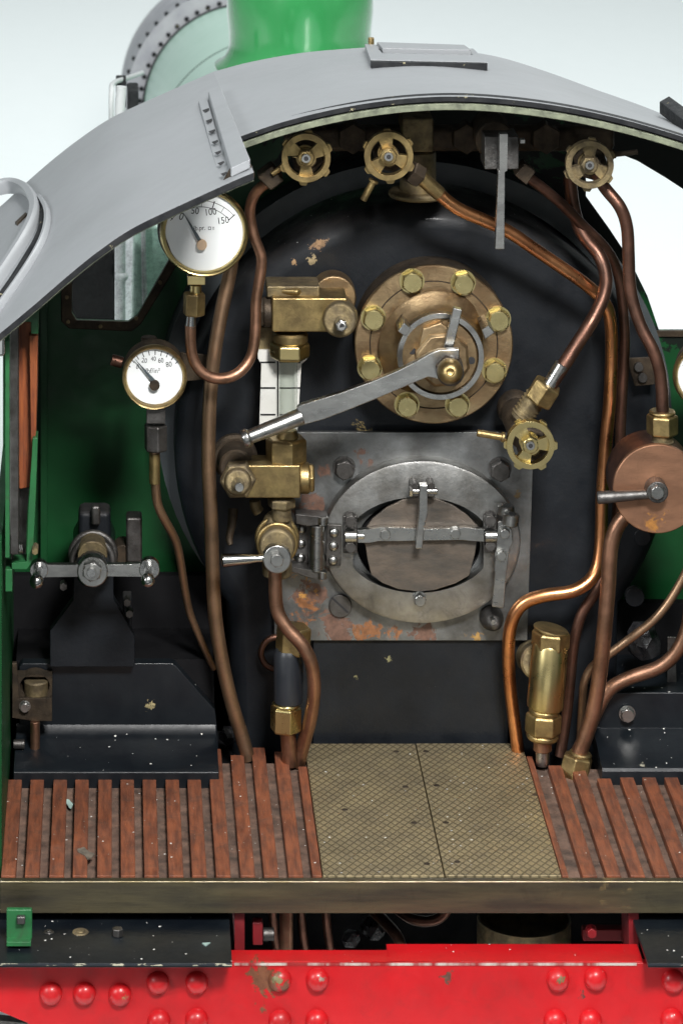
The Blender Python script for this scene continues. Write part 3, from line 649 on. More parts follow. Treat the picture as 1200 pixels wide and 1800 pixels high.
# ---- handwheels
def wheel_mb(px,py,Y,r,rot=0,th=.12):
    mb=MB(); out=[]
    for i in range(144):
        a=360*i/144; ph=((a-rot)%60); bump=5.2 if ph<14 else (2.5 if ph<17 or ph>57 else 0)
        out.append((px+(r-3+bump)*math.cos(math.radians(a)),py+(r-3+bump)*math.sin(math.radians(a))))
    holes=[]
    for k in range(3):
        c=rot+k*120; h=[]
        for i in range(13): a=math.radians(c-37+74*i/12); h.append((px+r*.70*math.cos(a),py+r*.70*math.sin(a)))
        for i in range(9):
            a=math.radians(c+30-60*i/8); rr=r*.38
            h.append((px+rr*math.cos(a),py+rr*math.sin(a)))
        holes.append(h)
    return mb,out,holes
def handwheel(px,py,Y,r,rot,mat='brass',label=None):
    mb,out,holes=wheel_mb(px,py,Y,r,rot)
    mb.prism(out,Y+.08,Y+.2,holes)
    w_=mb.build('handwheel',mat,loco,label=label,bevel=.012)
    MB().prism(ell(px,py,r-3,r-3,64),Y-.02,Y+.14,[ell(px,py,r*.73,r*.73,64)]).build('wheel_rim',mat,w_,bevel=.025)
    hexbolt(px,py+1,Y-.08,r*.34,.3,mat,w_,'hub_nut',rot=rot)
    MB().disc(px,py+1,Y-.2,Y,r*.17,seg=20).build('stem',"steel",w_)
    MB().disc(px,py+1,Y-.203,Y-.19,r*.09,seg=16).build('stem_hole',"ink",w_)
    MB().cyl(P(px,py,Y+.2),P(px+3,py-10,Y+1.6),U(r*.42,Y),U(r*.36,Y)).build('valve_body','dark_bronze',w_)
    MB().cyl(P(px+1,py-3,Y+.6),P(px+2,py-6,Y+1.0),U(r*.7,Y),seg=6).build('gland_nut','dark_bronze',w_)
    return w_
w1=handwheel(538,278,58.6,46,-90,label='leftmost of the three brass handwheels under the roof')
w2=handwheel(683,275,58.6,46,-40,label='brass handwheel under the roof with a short pin below it')
w3=handwheel(1036,290,58.6,45,-30,mat='dirty_brass',label='rightmost brass handwheel under the roof')
w4=handwheel(932,783,58.5,45,-65,mat='bright_brass',label='lower brass handwheel beside the firehole plate')
def pin(x0,y0,x1,y1,Y,r,w_,mat='brass'): MB().cyl(P(x0,y0,Y),P(x1,y1,Y),U(r,Y)).cyl(P(x0,y0,Y),P(x0+(x1-x0)*.12,y0+(y1-y0)*.12,Y),U(r*1.5,Y)).build('drain_pin',mat,w_)
pin(657,316,638,352,58.75,6,w2); pin(1076,272,1120,267,58.8,4.5,w3,'dark_bronze'); pin(886,769,838,761,58.6,6,w4)
MB().cyl(P(500,290,58.9),P(478,306,58.9),U(5,59)).build('drain_pin','brass',w1)
MB().wprism([[P(452,312,58.95),P(478,292,58.95),P(500,318,58.95),P(476,336,58.95)]],Vector((0,.45,0))).build('valve_block','dark_bronze',w1,bevel=.03)
MB().cyl(P(720,300,59.15),P(738,312,59.2),U(21,59),seg=6).build('union_nut','dark_bronze',w2)
# steam turret and manifold under the roof
mf=MB().pbox(500,225,1080,268,60.3,60.7).build('manifold','dark_bronze',loco,bevel=.1)
tu=MB().pbox(706,208,762,268,60.0,60.8).build('turret_block','dirty_brass',loco,bevel=.04)
MB().cyl(P(734,350,60.6),P(734,262,60.6),U(32,60.5)).cyl(P(734,345,60.6),P(734,334,60.6),U(52,60.5)).build('turret_neck','dirty_brass',tu)
for x in (620,820,960): MB().disc(x,245,60,60.4,27,seg=6).build('turret_plug','dark_bronze',mf)
MB().disc(870,248,59.4,60.4,34).build('turret_plug','dark_bronze',mf)
vb=MB().pbox(851,240,911,298,58.9,59.6).build('whistle_valve','dark_steel',loco,bevel=.02)
MB().pbox(914,246,922,252,58.95,59.1).build('valve_pin','steel',vb)
MB().prism([(877,235),(892,235),(891,300),(887,302),(886,438),(870,438),(875,300),(877,300)],58.55,58.72).build('whistle_lever','steel',vb,bevel=.015,label='long bright steel whistle lever')
MB().wprism([[P(904,308,59.5),P(922,288,59.5),P(941,302,59.5),P(925,326,59.5)]],Vector((0,.4,0))).build('pipe_union','dark_bronze',pE,bevel=.02)

# ---- lower handwheel valve
vbod=MB().ball(P(905,718,60.5),U(33,60)).cyl(P(905,718,60.6),P(920,765,59.2),U(30,59.8),U(26,59)).build('valve_body','dark_bronze',w4)
th=MB()
for i in range(7):
    t=i/6; x=916+(940-916)*t; y=733+(700-733)*t
    c=P(x,y,59.35); d=(P(940,700,59.3)-P(916,733,59.3)).normalized()
    th.cyl(c,c+d*.045,U(21,59),seg=28,ch=.15); 
th.cyl(P(912,738,59.35),P(942,698,59.3),U(18.5,59)).build('valve_thread','dirty_brass',w4)
MB().cyl(P(944,706,59.25),P(964,674,59.2),U(27,59),seg=6,up=(0,-1,.3)).build('union_nut','brass',w4,bevel=.015)

# ---- regulator
rg=MB(); rg.disc(762,606,60.12,60.25,139,seg=96,ch=.015).disc(762,606,60.252,61.0,134,seg=96,ch=.01); rg=rg.build('regulator_flange','bronze',loco,label='large round bronze flange with eight hex bolts')
MB().disc(762,606,60.26,61.0,137,seg=96,ch=.01).build('flange_body','dark_bronze',rg)
MB().torus(P(762,606,60.118),(0,1,0),U(112,60.1),.012,seg=96,k=6).build('scribed_ring','dark_bronze',rg)
c=P(763,607,60.12)
MB().lathe(c,Vector((.16,-1,-.15)),[(U(100,60),-.02),(U(98,60),.01),(U(84,60),.12),(U(77,60),.3),(U(74,60),.48)],72).build('regulator_boss','bronze',rg,smooth=60)
for x,y,r_ in ((725,498,5),(815,501,20),(657,563,12),(877,565,8),(651,651,25),(870,656,0),(716,716,12),(805,716,15)): hexbolt(x,y,59.95,20,.17,'bolt_brass',rg,'flange_bolt',rot=r_)
cx,cy=774,627
rr=MB().prism(ell(cx,cy,76,76,72),59.5,59.68,[ell(cx,cy,67,67,72)]).build('steel_ring','steel',rg,bevel=.012)
MB().disc(cx,cy,59.56,59.8,67,seg=72).build('gland_plate','bronze',rg)
for x,y in ((724,617),(828,634)): MB().disc(x,y,59.548,59.57,6.5,seg=20).build('gland_hole','ink',rg)
MB().disc(778,634,59.4,59.6,50,seg=8,rot=.3,ch=.1).disc(768,600,59.46,59.6,34,seg=6,rot=.2).build('gland_nut','bronze',rg,bevel=.02)
def sq(poly,Y0,Y1,name,mat,par,bv=.01): return MB().prism(poly,Y0,Y1).build(name,mat,par,bevel=bv)
sq([(710,567),(722,578),(713,592),(699,583)],59.3,59.9,'stop_lug','steel',rg,.015); sq([(846,580),(858,572),(869,585),(852,597)],59.15,59.9,'stop_lug','steel',rg,.015)
sq([(797,541),(812,545),(796,613),(779,612)],59.1,59.25,'pointer','steel',rg,.015)
MB().cyl(P(788,640,59.4),P(791,655,58.6),U(24,59)).build('spindle','dark_steel',rg)
hd=sq([(772,615),(807,614),(807,648),(800,668),(775,668),(752,663),(700,685),(660,702),(610,722),(568,738),(531,748),(521,717),(530,711),(600,690),(660,668),(700,651),(735,633),(757,620)],58.86,59.0,'regulator_handle','steel',rg,.02)
MB().lathe(P(529,732,58.93),P(438,768,58.85)-P(529,732,58.93),[(U(14,59),-.02),(U(15,59),.02),(U(12.5,59),.9),(U(13,59),.93),(U(16,59),.96),(U(16.5,59),1.02),(U(14,59),1.06)],28).build('handle_grip','steel',hd)
nut=MB().cyl(P(789,648,58.9),P(789,650,58.65),U(25,58.7),seg=6).build('handle_nut','dark_bronze',hd,bevel=.03)
MB().lathe(P(790,652,58.68),P(792,656,58.1)-P(790,652,58.68),[(U(22,58.7),0),(U(22.5,58.7),.1),(U(20,58.5),.25),(U(15,58.5),.36),(U(10,58.3),.4),(U(7,58.3),.4),(U(6,58.3),.3),(0,.28)],32).build('acorn_nut','brass',hd,smooth=60)

# ---- firehole plate and door
cx,cy=741,953
inner=[(max(620,min(849,x)),y) for x,y in ell(735,957,130,84,96)]
pl=MB().prism([(482,760),(938,760),(926,1126),(482,1126)],60.76,60.86,[ell(735,957,108,80,64)]).build('firehole_plate','plate',loco,bevel=.008,label='rust stained steel firehole plate')
MB().pbox(600,860,870,1060,60.9,60.98).build('firehole_dark','dead_black',pl)
def hexd(x,y,r,Y=60.55,mat='dark_steel',rot=0,par=None): return hexbolt(x,y,Y,r,.2,mat,par or pl,'hex_bolt',rot=rot)
hexd(606,828,18,rot=10); hexd(880,830,18.5,rot=0)
ss=MB().disc(598,1066,60.70,60.8,20).build('slotted_screw','dark_steel',pl)
MB().prism([(582,1052),(585,1050),(613,1076),(610,1078)],60.692,60.70).build('screw_slot','ink',ss)
MB().lathe(P(862,1084,60.75),Vector((.1,-1,-.05)),[(U(21,60.5),0),(U(21,60.5),.1),(U(17,60.5),.22),(U(8,60.5),.4),(U(4,60.5),.42)],28).build('door_stop','dark_steel',pl)
MB().disc(867,1094,60.16,60.35,4.5,seg=16).build('stop_pin','steel',pl)
# door ring (lofted bevelled oval)
mb=MB(); n=96
oo=ell(cx,cy,174,144,n); 
def sc(pts,k): return [(cx+(x-cx)*k,cy+(y-cy)*k) for x,y in pts]
inn=inner
secs2=[(oo,60.76),(oo,60.56),(sc(oo,.985),60.50),(sc(oo,.955),60.485),(inn,60.47),(inn,60.72)]
vs=[];fs=[]
for pts,Y in secs2: vs+=[P(x,y,60.5)+Vector((0,Y-60.5,0)) for x,y in pts]
for s_ in range(len(secs2)-1):
    for i in range(n): j=(i+1)%n; fs.append((s_*n+i,s_*n+j,(s_+1)*n+j,(s_+1)*n+i))
dr=mb.add(vs,fs).build('firehole_door','door',loco,smooth=35,label='oval steel firehole door ring')
flp=MB().prism([(640,932),(655,912),(680,892),(708,879),(736,874),(765,877),(795,888),(820,905),(847,933),(843,950),(838,950),(834,975),(824,1012),(800,1026),(765,1037),(735,1040),(700,1036),(672,1025),(652,1010),(646,985),(642,958),(636,950)],60.40,60.462).build('door_flap','flap',dr,bevel=.01)
bar=MB().prism([(629,932),(655,930),(668,927),(727,929),(745,930),(800,929),(815,927),(850,931),(850,952),(830,951),(812,949),(745,950),(700,951),(665,951),(650,954),(629,954)],60.26,60.38).build('flap_bar','steel',dr,bevel=.012)
hexbolt(677,941,60.16,10,.1,'steel',dr,'bar_bolt',10); hexbolt(800,939,60.16,10,.1,'steel',dr,'bar_bolt',25)
for x,yy in ((616,(917,963)),(862,(916,960))):
    for y in yy: hexbolt(x,y,60.25,10.5,.2,'dark_steel',dr,'bracket_nut',20)
    MB().pbox(x-13,907,x+12,973,60.40,60.465).build('bar_bracket','dark_steel',dr,bevel=.015)
    MB().cyl(P(x-11,942,60.3),P(x+11,942,60.3),U(11.5,60.3)).build('bar_clamp','steel',dr)
MB().cyl(P(872,942,60.3),P(884,942,60.3),U(7,60.3)).cyl(P(628,942,60.3),P(640,942,60.3),U(6,60.3)).build('bar_pin','chrome',dr)
lv=MB().prism([(737,853),(751,853),(751,905),(746,925),(742,965),(730,965),(734,922),(736,900)],60.02,60.2).build('flap_lever','steel',dr,bevel=.015)
MB().prism([(721,853),(729,848),(736,853),(736,874),(724,874)],60.1,60.45).prism([(751,853),(758,848),(764,853),(764,874),(751,874)],60.1,60.45).build('lever_fork','dark_steel',dr,bevel=.02)
MB().cyl(P(719,863,60.15),P(768,863,60.15),U(6,60)).cyl(P(718,863,60.15),P(725,863,60.15),U(10,60),seg=6).build('fork_pin','steel',dr)
hexbolt(738,1057,60.3,11,.17,'steel',dr,'door_bolt',0)
# hinge
hg=MB().cyl(P(556,1003,60.35),P(557,922,60.35),U(13.5,60.3)).build('hinge_barrel','steel',dr)
MB().cyl(P(567,922,60.3),P(567,908,60.3),U(10,60.3)).build('hinge_pin','steel',hg)
MB().cyl(P(566,1017,60.3),P(566,1003,60.3),U(9,60.3)).build('hinge_pin','steel',hg)
MB().prism([(519,904),(560,908),(577,910),(577,921),(540,925),(520,921)],60.25,60.6).build('hinge_arm','dark_steel',hg,bevel=.02)
MB().prism([(512,996),(545,1002),(563,1004),(563,1020),(548,1018),(512,1006)],60.25,60.6).build('hinge_arm','dark_steel',hg,bevel=.02)
h2_=MB().prism([(574,922),(600,924),(599,995),(573,996)],60.4,60.46).build('hinge_plate','dark_steel',hg,bevel=.012)
MB().prism([(519,922),(545,924),(545,996),(519,998)],60.6,60.75).build('hinge_plate','dark_steel',hg,bevel=.012)
for x,y in ((587,936),(586,960),(585,985),(530,930),(529,956),(528,981)): MB().ball(P(x,y,60.4 if x>560 else 60.6),U(9,60.4),16,(1,.7,1)).build('hinge_rivet','steel',dr)
# latch
la=MB().prism([(875,918),(886,915),(899,932),(901,952),(895,965),(889,1012),(885,1069),(864,1067),(870,1006),(868,1003),(872,960)],60.16,60.24).build('latch_strap','steel',dr,bevel=.012)
hexbolt(887,939,60.06,9.5,.1,'steel',dr,'latch_bolt',10); hexbolt(881,978,60.06,9.5,.1,'steel',dr,'latch_bolt',10)
MB().cyl(P(896,923,60.05),P(898,903,60.05),U(14.5,60)).cyl(P(888,905,60.3),P(889,888,60.3),U(15,60.2)).build('latch_eye','steel',dr)
MB().cyl(P(898,905.5,60.05),P(898,902.6,60.05),U(9,60)).build('eye_hole','ink',dr)

# ---- water gauge
wg=MB().pbox(478,524,610,584,59.5,60.2).build('water_gauge','brass',loco,bevel=.03,label='square brass water gauge with sight glass')
MB().disc(587,524,60.45,60.9,39).cyl(P(590,545,60.6),P(590,550,59.8),U(33,60)).build('gauge_flange','bronze',wg,bevel=.01)
MB().pbox(469,503,562,524,59.65,60.3).build('gauge_top_plate','dirty_brass',wg,bevel=.03)
MB().cyl(P(512,512,59.9),P(512,500,59.9),U(34,60),seg=6).build('top_cap','brass',wg,bevel=.03)
MB().cyl(P(479,548,59.8),P(461,548,59.8),U(26,60)).cyl(P(464,548,59.8),P(453,548,59.8),U(27,60),seg=6).build('side_cap','dark_bronze',wg,bevel=.02)
bs=MB().cyl(P(598,556,59.7),P(597,563,59.1),U(31,59.4),U(30,59.2)).build('front_boss','dirty_brass',wg,bevel=.02)
MB().cyl(P(598,566,59.1),P(600,573,58.75),U(11,59),seg=6).cyl(P(600,573,58.78),P(600,574,58.6),U(8,59)).build('boss_tip','steel',bs,bevel=.01)
MB().disc(601,574,58.597,58.62,4.5,seg=16).build('tip_hole','ink',bs)
MB().cyl(P(510,602,59.85),P(510,583,59.85),U(31,59.8)).build('gauge_collar','brass',wg)
MB().cyl(P(509,630,59.85),P(509,600,59.85),U(36,59.8),seg=6,up=(.5,-1,0)).build('gauge_nut','bright_brass',wg,bevel=.03)
MB().pbox(454,575,500,634,60.15,60.3).build('bracket_arm','dirty_brass',wg,bevel=.02)
sg=MB().prism([(453,615),(543,615),(542,628),(535,636),(530,640),(522,772),(455,772),(459,640),(453,630)],60.1,60.16).build('sight_plate','sight_white',wg,bevel=.012)
mk_=MB()
for y in (637,682,729,757): mk_.pbox(458,y-1.4,484,y+1.4,60.09,60.095).pbox(491,y-1,522,y+1,60.09,60.095).pbox(523,y-1.4,528,y+1.4,60.09,60.095)
mk_.pbox(487,634,489.5,768,60.09,60.095); mk_.build('sight_lines','ink',sg)
MB().cyl(P(507,775,59.85),P(507,625,59.85),U(16,59.8),seg=32,ch=0).build('glass_tube','tube_glass',wg)
MB().cyl(P(503,812,59.85),P(503,768,59.85),U(37,59.8),seg=6,up=(.25,-1,0)).cyl(P(503,820,59.85),P(503,806,59.85),U(30,59.8)).cyl(P(505,775,59.85),P(505,755,59.85),U(21,59.8),U(17,59.8)).build('gauge_nut','brass',wg,bevel=.03)
lb=MB().pbox(430,818,528,876,59.5,60.1).build('lower_gauge_block','brass',wg,bevel=.03)
MB().cyl(P(545,840,59.8),P(524,840,59.8),U(27,60)).cyl(P(552,840,59.8),P(541,840,59.8),U(27,60),seg=6).build('side_cap','brass',wg,bevel=.02)
lb2=MB().cyl(P(420,838,59.8),P(418,846,59.2),U(33,59.5),U(32,59.2),seg=6,rot=.3).cyl(P(418,846,59.25),P(418,848,59.05),U(25,59),U(22,59)).build('lower_boss','dirty_brass',wg,bevel=.03)
MB().cyl(P(418,850,59.1),P(421,857,58.7),U(12,59),U(8,58.8)).build('boss_tip','steel',lb2)
MB().cyl(P(415,800,60.8),P(415,822,59.75),U(36,60.5),U(30,60)).cyl(P(412,800,60.6),P(413,806,60.4),U(40,60.5)).build('lower_gauge_arm','dark_bronze',wg)
MB().cyl(P(495,892,59.8),P(495,874,59.8),U(25,59.8),seg=6).cyl(P(495,915,59.8),P(495,885,59.8),U(17,59.8)).build('drain_neck','dirty_brass',wg,bevel=.02)
MB().tube([P(448,880,60.2),P(450,892,60.2),P(455,900,60.2)],U(10,60)).build('drain_lug','dirty_brass',wg)
dcv=MB().cyl(P(487,940,60.3),P(487,962,59.3),U(33,60),U(31,59.4)).ball(P(489,925,60.0),U(29,60)).cyl(P(487,1012,59.5),P(487,985,59.5),U(26,59.5)).build('drain_cock','dirty_brass',loco,label='grimy brass drain cock under the water gauge',bevel=.02)
MB().torus(P(487,945,59.9),(0,1,-.02),U(34,60),.05).torus(P(487,955,59.6),(0,1,-.02),U(33,60),.04).build('cock_collar','brass',dcv)
hc=MB().disc(487,984,58.95,59.15,25,seg=40).build('cock_disc','steel',dcv,bevel=.01)
hexbolt(487,986,58.82,12.5,.13,'steel',dcv,'cock_nut',rot=15)
MB().lathe(P(480,980,59.05),P(393,985,59.0)-P(480,980,59.05),[(U(7,59),.1),(U(7,59),.28),(U(9.5,59),.5),(U(11.5,59),.8),(U(12,59),.86),(U(9,59),.88)],24).build('cock_handle','chrome',dcv)
MB().tube([P(410,895,60.5),P(408,920,60.4),P(403,945,60.35),P(405,958,60.3)],U(9,60.4),rend=.05).build('gauge_drain_tail','dark_bronze',loco)
# hose
hs=MB().lathe(P(507,1236,59.6),(0,0,1),[(U(22,59.6),0),(U(25.5,59.6),.04),(U(26,59.6),.85),(U(22,59.6),.93)],40).build('rubber_hose','hose',loco,label='short black hose between two brass nuts')
MB().cyl(P(514,1147,59.65),P(517,1100,59.65),U(31,59.6),seg=6,up=(.35,-1,0)).build('hose_nut','brass',hs,bevel=.02)
MB().cyl(P(502,1285,59.6),P(503,1240,59.6),U(28,59.6),seg=6,up=(.25,-1,0)).cyl(P(503,1241,59.6),P(503,1234,59.6),U(25,59.6)).build('hose_nut','bright_brass',hs,bevel=.02)
MB().cyl(P(511,1345,59.75),P(505,1280,59.7),U(14,59.6)).build('hose_tail','copper',hs)
# brass valve on the right
sv=MB().lathe(P(957,1245,59.7),P(966,1135,59.75)-P(957,1245,59.7),[(U(26,59.7),-.02),(U(31,59.7),.02),(U(32,59.7),.08),(U(32,59.7),1.06),(U(29,59.7),1.12)],48).build('check_valve','bright_brass',loco,label='upright polished brass valve with hexagonal cap')
d=(P(966,1135,59.75)-P(957,1245,59.7)).normalized()
MB().cyl(P(966,1140,59.75),P(968,1108,59.75),U(34,59.7),seg=6,up=(.4,-1,0)).build('valve_cap','brass',sv,bevel=.02)
MB().cyl(P(967,1109,59.75),P(968,1104,59.75),U(31,59.7)).build('cap_top','brass',sv)
MB().cyl(P(953,1290,59.7),P(955,1253,59.7),U(32,59.7),seg=6,up=(.5,-1,0)).cyl(P(955,1256,59.7),P(956,1244,59.7),U(27,59.7)).cyl(P(952,1300,59.7),P(953,1288,59.7),U(28,59.7)).build('valve_nut','brass',sv,bevel=.02)
MB().cyl(P(953,1320,59.7),P(953,1298,59.7),U(16,59.7)).build('valve_tail','copper',sv)
MB().cyl(P(953,1345,59.7),P(953,1318,59.7),U(12,59.7)).build('tail_pipe','steel',sv)
MB().cyl(P(935,1155,60.9),P(945,1165,60.0),U(30,60)).build('valve_elbow','dirty_brass',sv)
# copper drum
cd=MB().disc(1155,860,58.6,58.72,78,seg=96,ch=.02).build('copper_drum','copper_disc',loco,label='flat round copper lubricator drum with steel lever')
MB().disc(1152,858,58.72,59.6,76,seg=96).build('drum_shell','dark_copper',cd)
MB().cyl(P(1163,796,58.95),P(1163,762,58.95),U(18,59)).cyl(P(1163,778,58.95),P(1163,774,58.95),U(20,59)).cyl(P(1163,786,58.95),P(1163,782,58.95),U(20,59)).build('drum_thread','dirty_brass',cd)
MB().cyl(P(1163,764,58.95),P(1163,728,58.95),U(28,59),seg=6,up=(.3,-1,0)).cyl(P(1163,729,58.95),P(1163,721,58.95),U(23,59)).build('drum_nut','brass',cd,bevel=.03)
lv=MB().lathe(P(1148,868,58.4),P(1049,875,58.4)-P(1148,868,58.4),[(U(8,58.5),0),(U(8.5,58.5),.25),(U(9.5,58.5),.5),(U(11,58.5),.85),(U(11,58.5),.93),(U(9.5,58.5),.95)],24).build('drum_lever','dark_steel',cd)
MB().disc(1155,866,58.3,58.6,19,seg=32).build('lever_hub','dark_steel',cd,bevel=.02)
hexbolt(1155,867,58.2,13,.12,'steel',cd,'lever_nut',rot=0)

# ---- gauges
def gauge(px,py,Y,r,rf,dep,name_lab,bx=0,by=0,rim='brass'):
    g=MB().cyl(P(px,py,Y+.13),P(px+bx,py+by,Y+dep),U(r*.97,Y),U(r*.94,Y),seg=64,ch=.03).build('pressure_gauge','dark_bronze',loco,label=name_lab)
    mb=MB(); ctr=P(px,py,Y); mb.lathe(ctr,(0,-1,0),[(U(r*.96,Y),-.05),(U(r,Y),0),(U(r*.99,Y),.07),(U(r*.95,Y),.11),(U(r*.91,Y),.10),(U(rf,Y),.04),(U(rf,Y),-.02)],72); mb.f=mb.f[:-2]
    mb.build('gauge_rim',rim,g,smooth=70)
    MB().disc(px,py,Y-.02,Y+.03,rf+1,seg=64).build('dial','enamel',g)
    return g
g1=gauge(359,408,59.0,78,68,.6,'large pressure gauge reading up to 150 below the roof edge',-12,-8,'bright_brass')
YD=58.975
t=MB(); t.text('0',319,381,YD,19,-20).text('50',343,371,YD,17,-4).text('100',370,373,YD,17,6).text('150',392,388,YD,17,8).text('lb.pr.',351,401,YD,12,3)
# small square mark and ditto
t.pbox(366,398.5,371,399.5,YD,YD+.001).pbox(366,403,371,404,YD,YD+.001).pbox(366,399.5,367,403,YD,YD+.001).pbox(370,399.5,371,403,YD,YD+.001).pbox(373,399,377,400,YD,YD+.001).pbox(373,402,377,403,YD,YD+.001)
def arcband(t,cx,cy,r0,r1,a0,a1,Y,n=16):
    o=[(cx+r0*math.cos(math.radians(a0+(a1-a0)*i/n)),cy-r0*math.sin(math.radians(a0+(a1-a0)*i/n))) for i in range(n+1)]
    i_=[(cx+r1*math.cos(math.radians(a0+(a1-a0)*i/n)),cy-r1*math.sin(math.radians(a0+(a1-a0)*i/n))) for i in range(n+1)]
    vs=[P(x,y,Y) for x,y in o+i_]; t.add(vs,[(k,k+1,n+2+k,n+1+k) for k in range(n)])
def tick(t,cx,cy,r0,r1,a,w,Y):
    a=math.radians(a); c,s=math.cos(a),math.sin(a); t.add([P(cx+r*c-w*s*e,cy-r*s-w*c*e,Y) for r,e in ((r0,1),(r1,1),(r1,-1),(r0,-1))],[(0,1,2,3)])
gc=(352,432)
arcband(t,*gc,80,79,42,140,YD); arcband(t,*gc,69,68,42,140,YD)
for i,a in enumerate((42,58,72,88,104,120,136)): tick(t,*gc,67 if i%2==0 else 68,82 if i%2==0 else 80,a,.9 if i%2==0 else .4,YD)
t.build('dial_markings','ink',g1,flat=True)
MB().prism([(351,430),(357,426),(326,379),(322,374)],58.90,58.92).build('needle','needle',g1)
MB().disc(355,431,58.86,58.93,9).build('needle_hub','hub',g1)
MB().pbox(330,486,361,501,58.95,59.3).build('gauge_boss','bright_brass',g1,bevel=.01)
MB().cyl(P(344,515,59.1),P(344,500,59.1),U(10,59)).build('gauge_neck','bright_brass',g1)
MB().cyl(P(341,554,59.1),P(342,514,59.1),U(20,59),seg=6,up=(.25,-1,0)).build('gauge_nut','brass',g1,bevel=.015)
MB().cyl(P(335,576,59.1),P(336,554,59.1),U(9.5,59),U(8,59)).build('pipe_ferrule','chrome',g1)
g2=gauge(272,662,59.1,57,49,.5,'small pressure gauge marked to 80 pounds on the left',-2,-18,'brass')
YD=59.075
t=MB(); t.text('0',242,645,YD,12,-20).text('20',254,634,YD,12,-10).text('40',270,631,YD,11,0).text('60',283,634,YD,12,5).text('80',297,641,YD,13,8).text('lbf/in²',269,652,YD,13,0)
for i,a in enumerate(range(45,145,11)): tick(t,272,676,52,60,a,.7,YD)
t.build('dial_markings','ink',g2,flat=True)
MB().prism([(269,672),(273,668),(240,634),(237,631)],59.0,59.02).build('needle','needle',g2)
MB().disc(272,678,58.97,59.03,9).build('needle_hub','dark_bronze',g2)
MB().pbox(258,719,291,745,59.15,59.5).build('gauge_boss','dark_steel',g2,bevel=.01)
MB().cyl(P(274,792,59.35),P(274,745,59.35),U(21,59.3),seg=6,up=(.2,-1,0)).build('gauge_nut','dark_steel',g2,bevel=.02)
MB().cyl(P(216,638,60),P(196,632,60),U(10,60)).build('gauge_clip','dark_copper',g2)
MB().cyl(P(262,605,60.3),P(262,592,60.3),U(14,60)).build('gauge_top_screw','dark_bronze',g2)
g3_=gauge(1240,660,60.0,59,50,.5,'pressure gauge just inside the right edge',2,-15,'brass')
tt=MB()
for a in range(30,160,14): tick(tt,1240,660,38,45,a,.7,59.975)
tt.build('dial_markings','ink',g3_,flat=True)

# ---- red beam, brackets, rivets
rb=MB().prism([(-260,1693),(1700,1693),(1700,1880),(160,1880),(95,1822),(45,1797),(0,1778),(-260,1700)],54.2,54.35).build('buffer_beam','red',loco,bevel=.015,label='bright red riveted beam under the cab floor')
zt=(P(0,1691,54.2)-OFF).z
MB().box(tuple(R((405-200)*54.2/F,54.22,zt-.1)),tuple(R((684-200)*54.2/F,54.62,zt))).box(tuple(R((684-200)*54.2/F,54.22,zt-.1)),tuple(R((1130-200)*54.2/F,54.83,zt))).build('beam_flange','red',rb,bevel=.01)
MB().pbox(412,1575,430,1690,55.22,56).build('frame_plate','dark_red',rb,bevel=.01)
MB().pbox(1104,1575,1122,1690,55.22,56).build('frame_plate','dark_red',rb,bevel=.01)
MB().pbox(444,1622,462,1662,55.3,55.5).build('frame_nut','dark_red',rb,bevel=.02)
MB().cyl(P(462,1642,55.4),P(482,1642,55.4),U(11,55)).build('frame_bolt','dark_steel',rb)
rvm=protomesh('rivet',MB().lathe((0,0,0),(0,-1,0),[(.185,-.02),(.18,.02),(.168,.06),(.14,.1),(.1,.13),(.05,.148),(0,.152)],28,0,(0,0,1)),'red',60)
for x,y in ((90,1746),(149,1746),(211,1748),(278,1727),(346,1727),(492,1722),(558,1722),(980,1722),(1046,1720),(1182,1724),(280,1795),(346,1793),(492,1795),(557,1795),(975,1795),(1037,1795),(1180,1793)):
    inst(rvm,'rivet',P(x,y,54.2),rb)
hexbolt(1040,1642,55.4,9,.15,'dark_red',rb,'frame_nut')
def board(poly_near,nm,lab):
    pass
zb=(P(0,1693,53.7)-OFF).z
xx=(408-200)*53.7/F
b1=MB().slab([R(-5,53.7,zb-.07),R(xx,53.7,zb-.07),R(xx+.02,57,zb-.07),R(-5,57,zb-.07)],.07).build('running_board','gloss_black',loco,bevel=.01,label='black running board left of the red beam')
edge=mk('chipped_edge',(.012,.016,.022),(.42,.4,.3),r1=.5,ns=5,ramp=(.56,.6),stretch=(1,1,3))
MB().box(tuple(R(-5,53.685,zb-.035)),tuple(R(xx,53.699,zb-.003))).build('board_edge',edge,b1)
xa=(1122-200)*54.6/F; xb=(1138-200)*53.7/F
b2=MB().slab([R(xb,53.7,zb-.07),R(16,53.7,zb-.07),R(16,57,zb-.07),R(xa,57,zb-.07),R(xa,54.1,zb-.07)],.07).build('running_board','gloss_black',loco,bevel=.01,label='black running board right of the red beam')
MB().box(tuple(R(xb,53.685,zb-.035)),tuple(R(16,53.699,zb-.003))).build('board_edge',edge,b2)
def onz(px,py,z):  # point on a horizontal plane
    Y=-z*F/(py+1100); return P(px,py,Y)
for x,y,mt,r in ((142,1639,'dirty_brass',.13),(86,1639,'dark_steel',.08)):
    p=onz(x,y,zb); MB().cyl(p-Vector((0,0,.02)),p+Vector((0,0,.02)),r,seg=24).cyl(p,p+Vector((0,0,.035)),r*.55,seg=24).build('board_screw',mt,b1)
p=onz(207,1645,zb); MB().cyl(p,p+Vector((0,0,.12)),.09,seg=6).build('board_nut','dark_steel',b1)
gb=MB().prism([(12,1599),(57,1599),(57,1650),(48,1658),(12,1660)],54.3,54.4).build('step_bracket','green_edge',loco,bevel=.02)
MB().pbox(12,1656,55,1664,54.15,54.4).build('bracket_foot','green_edge',gb,bevel=.01)
MB().pbox(30,1612,45,1626,54.2,54.3).build('bracket_nut','dark_steel',gb,bevel=.02)
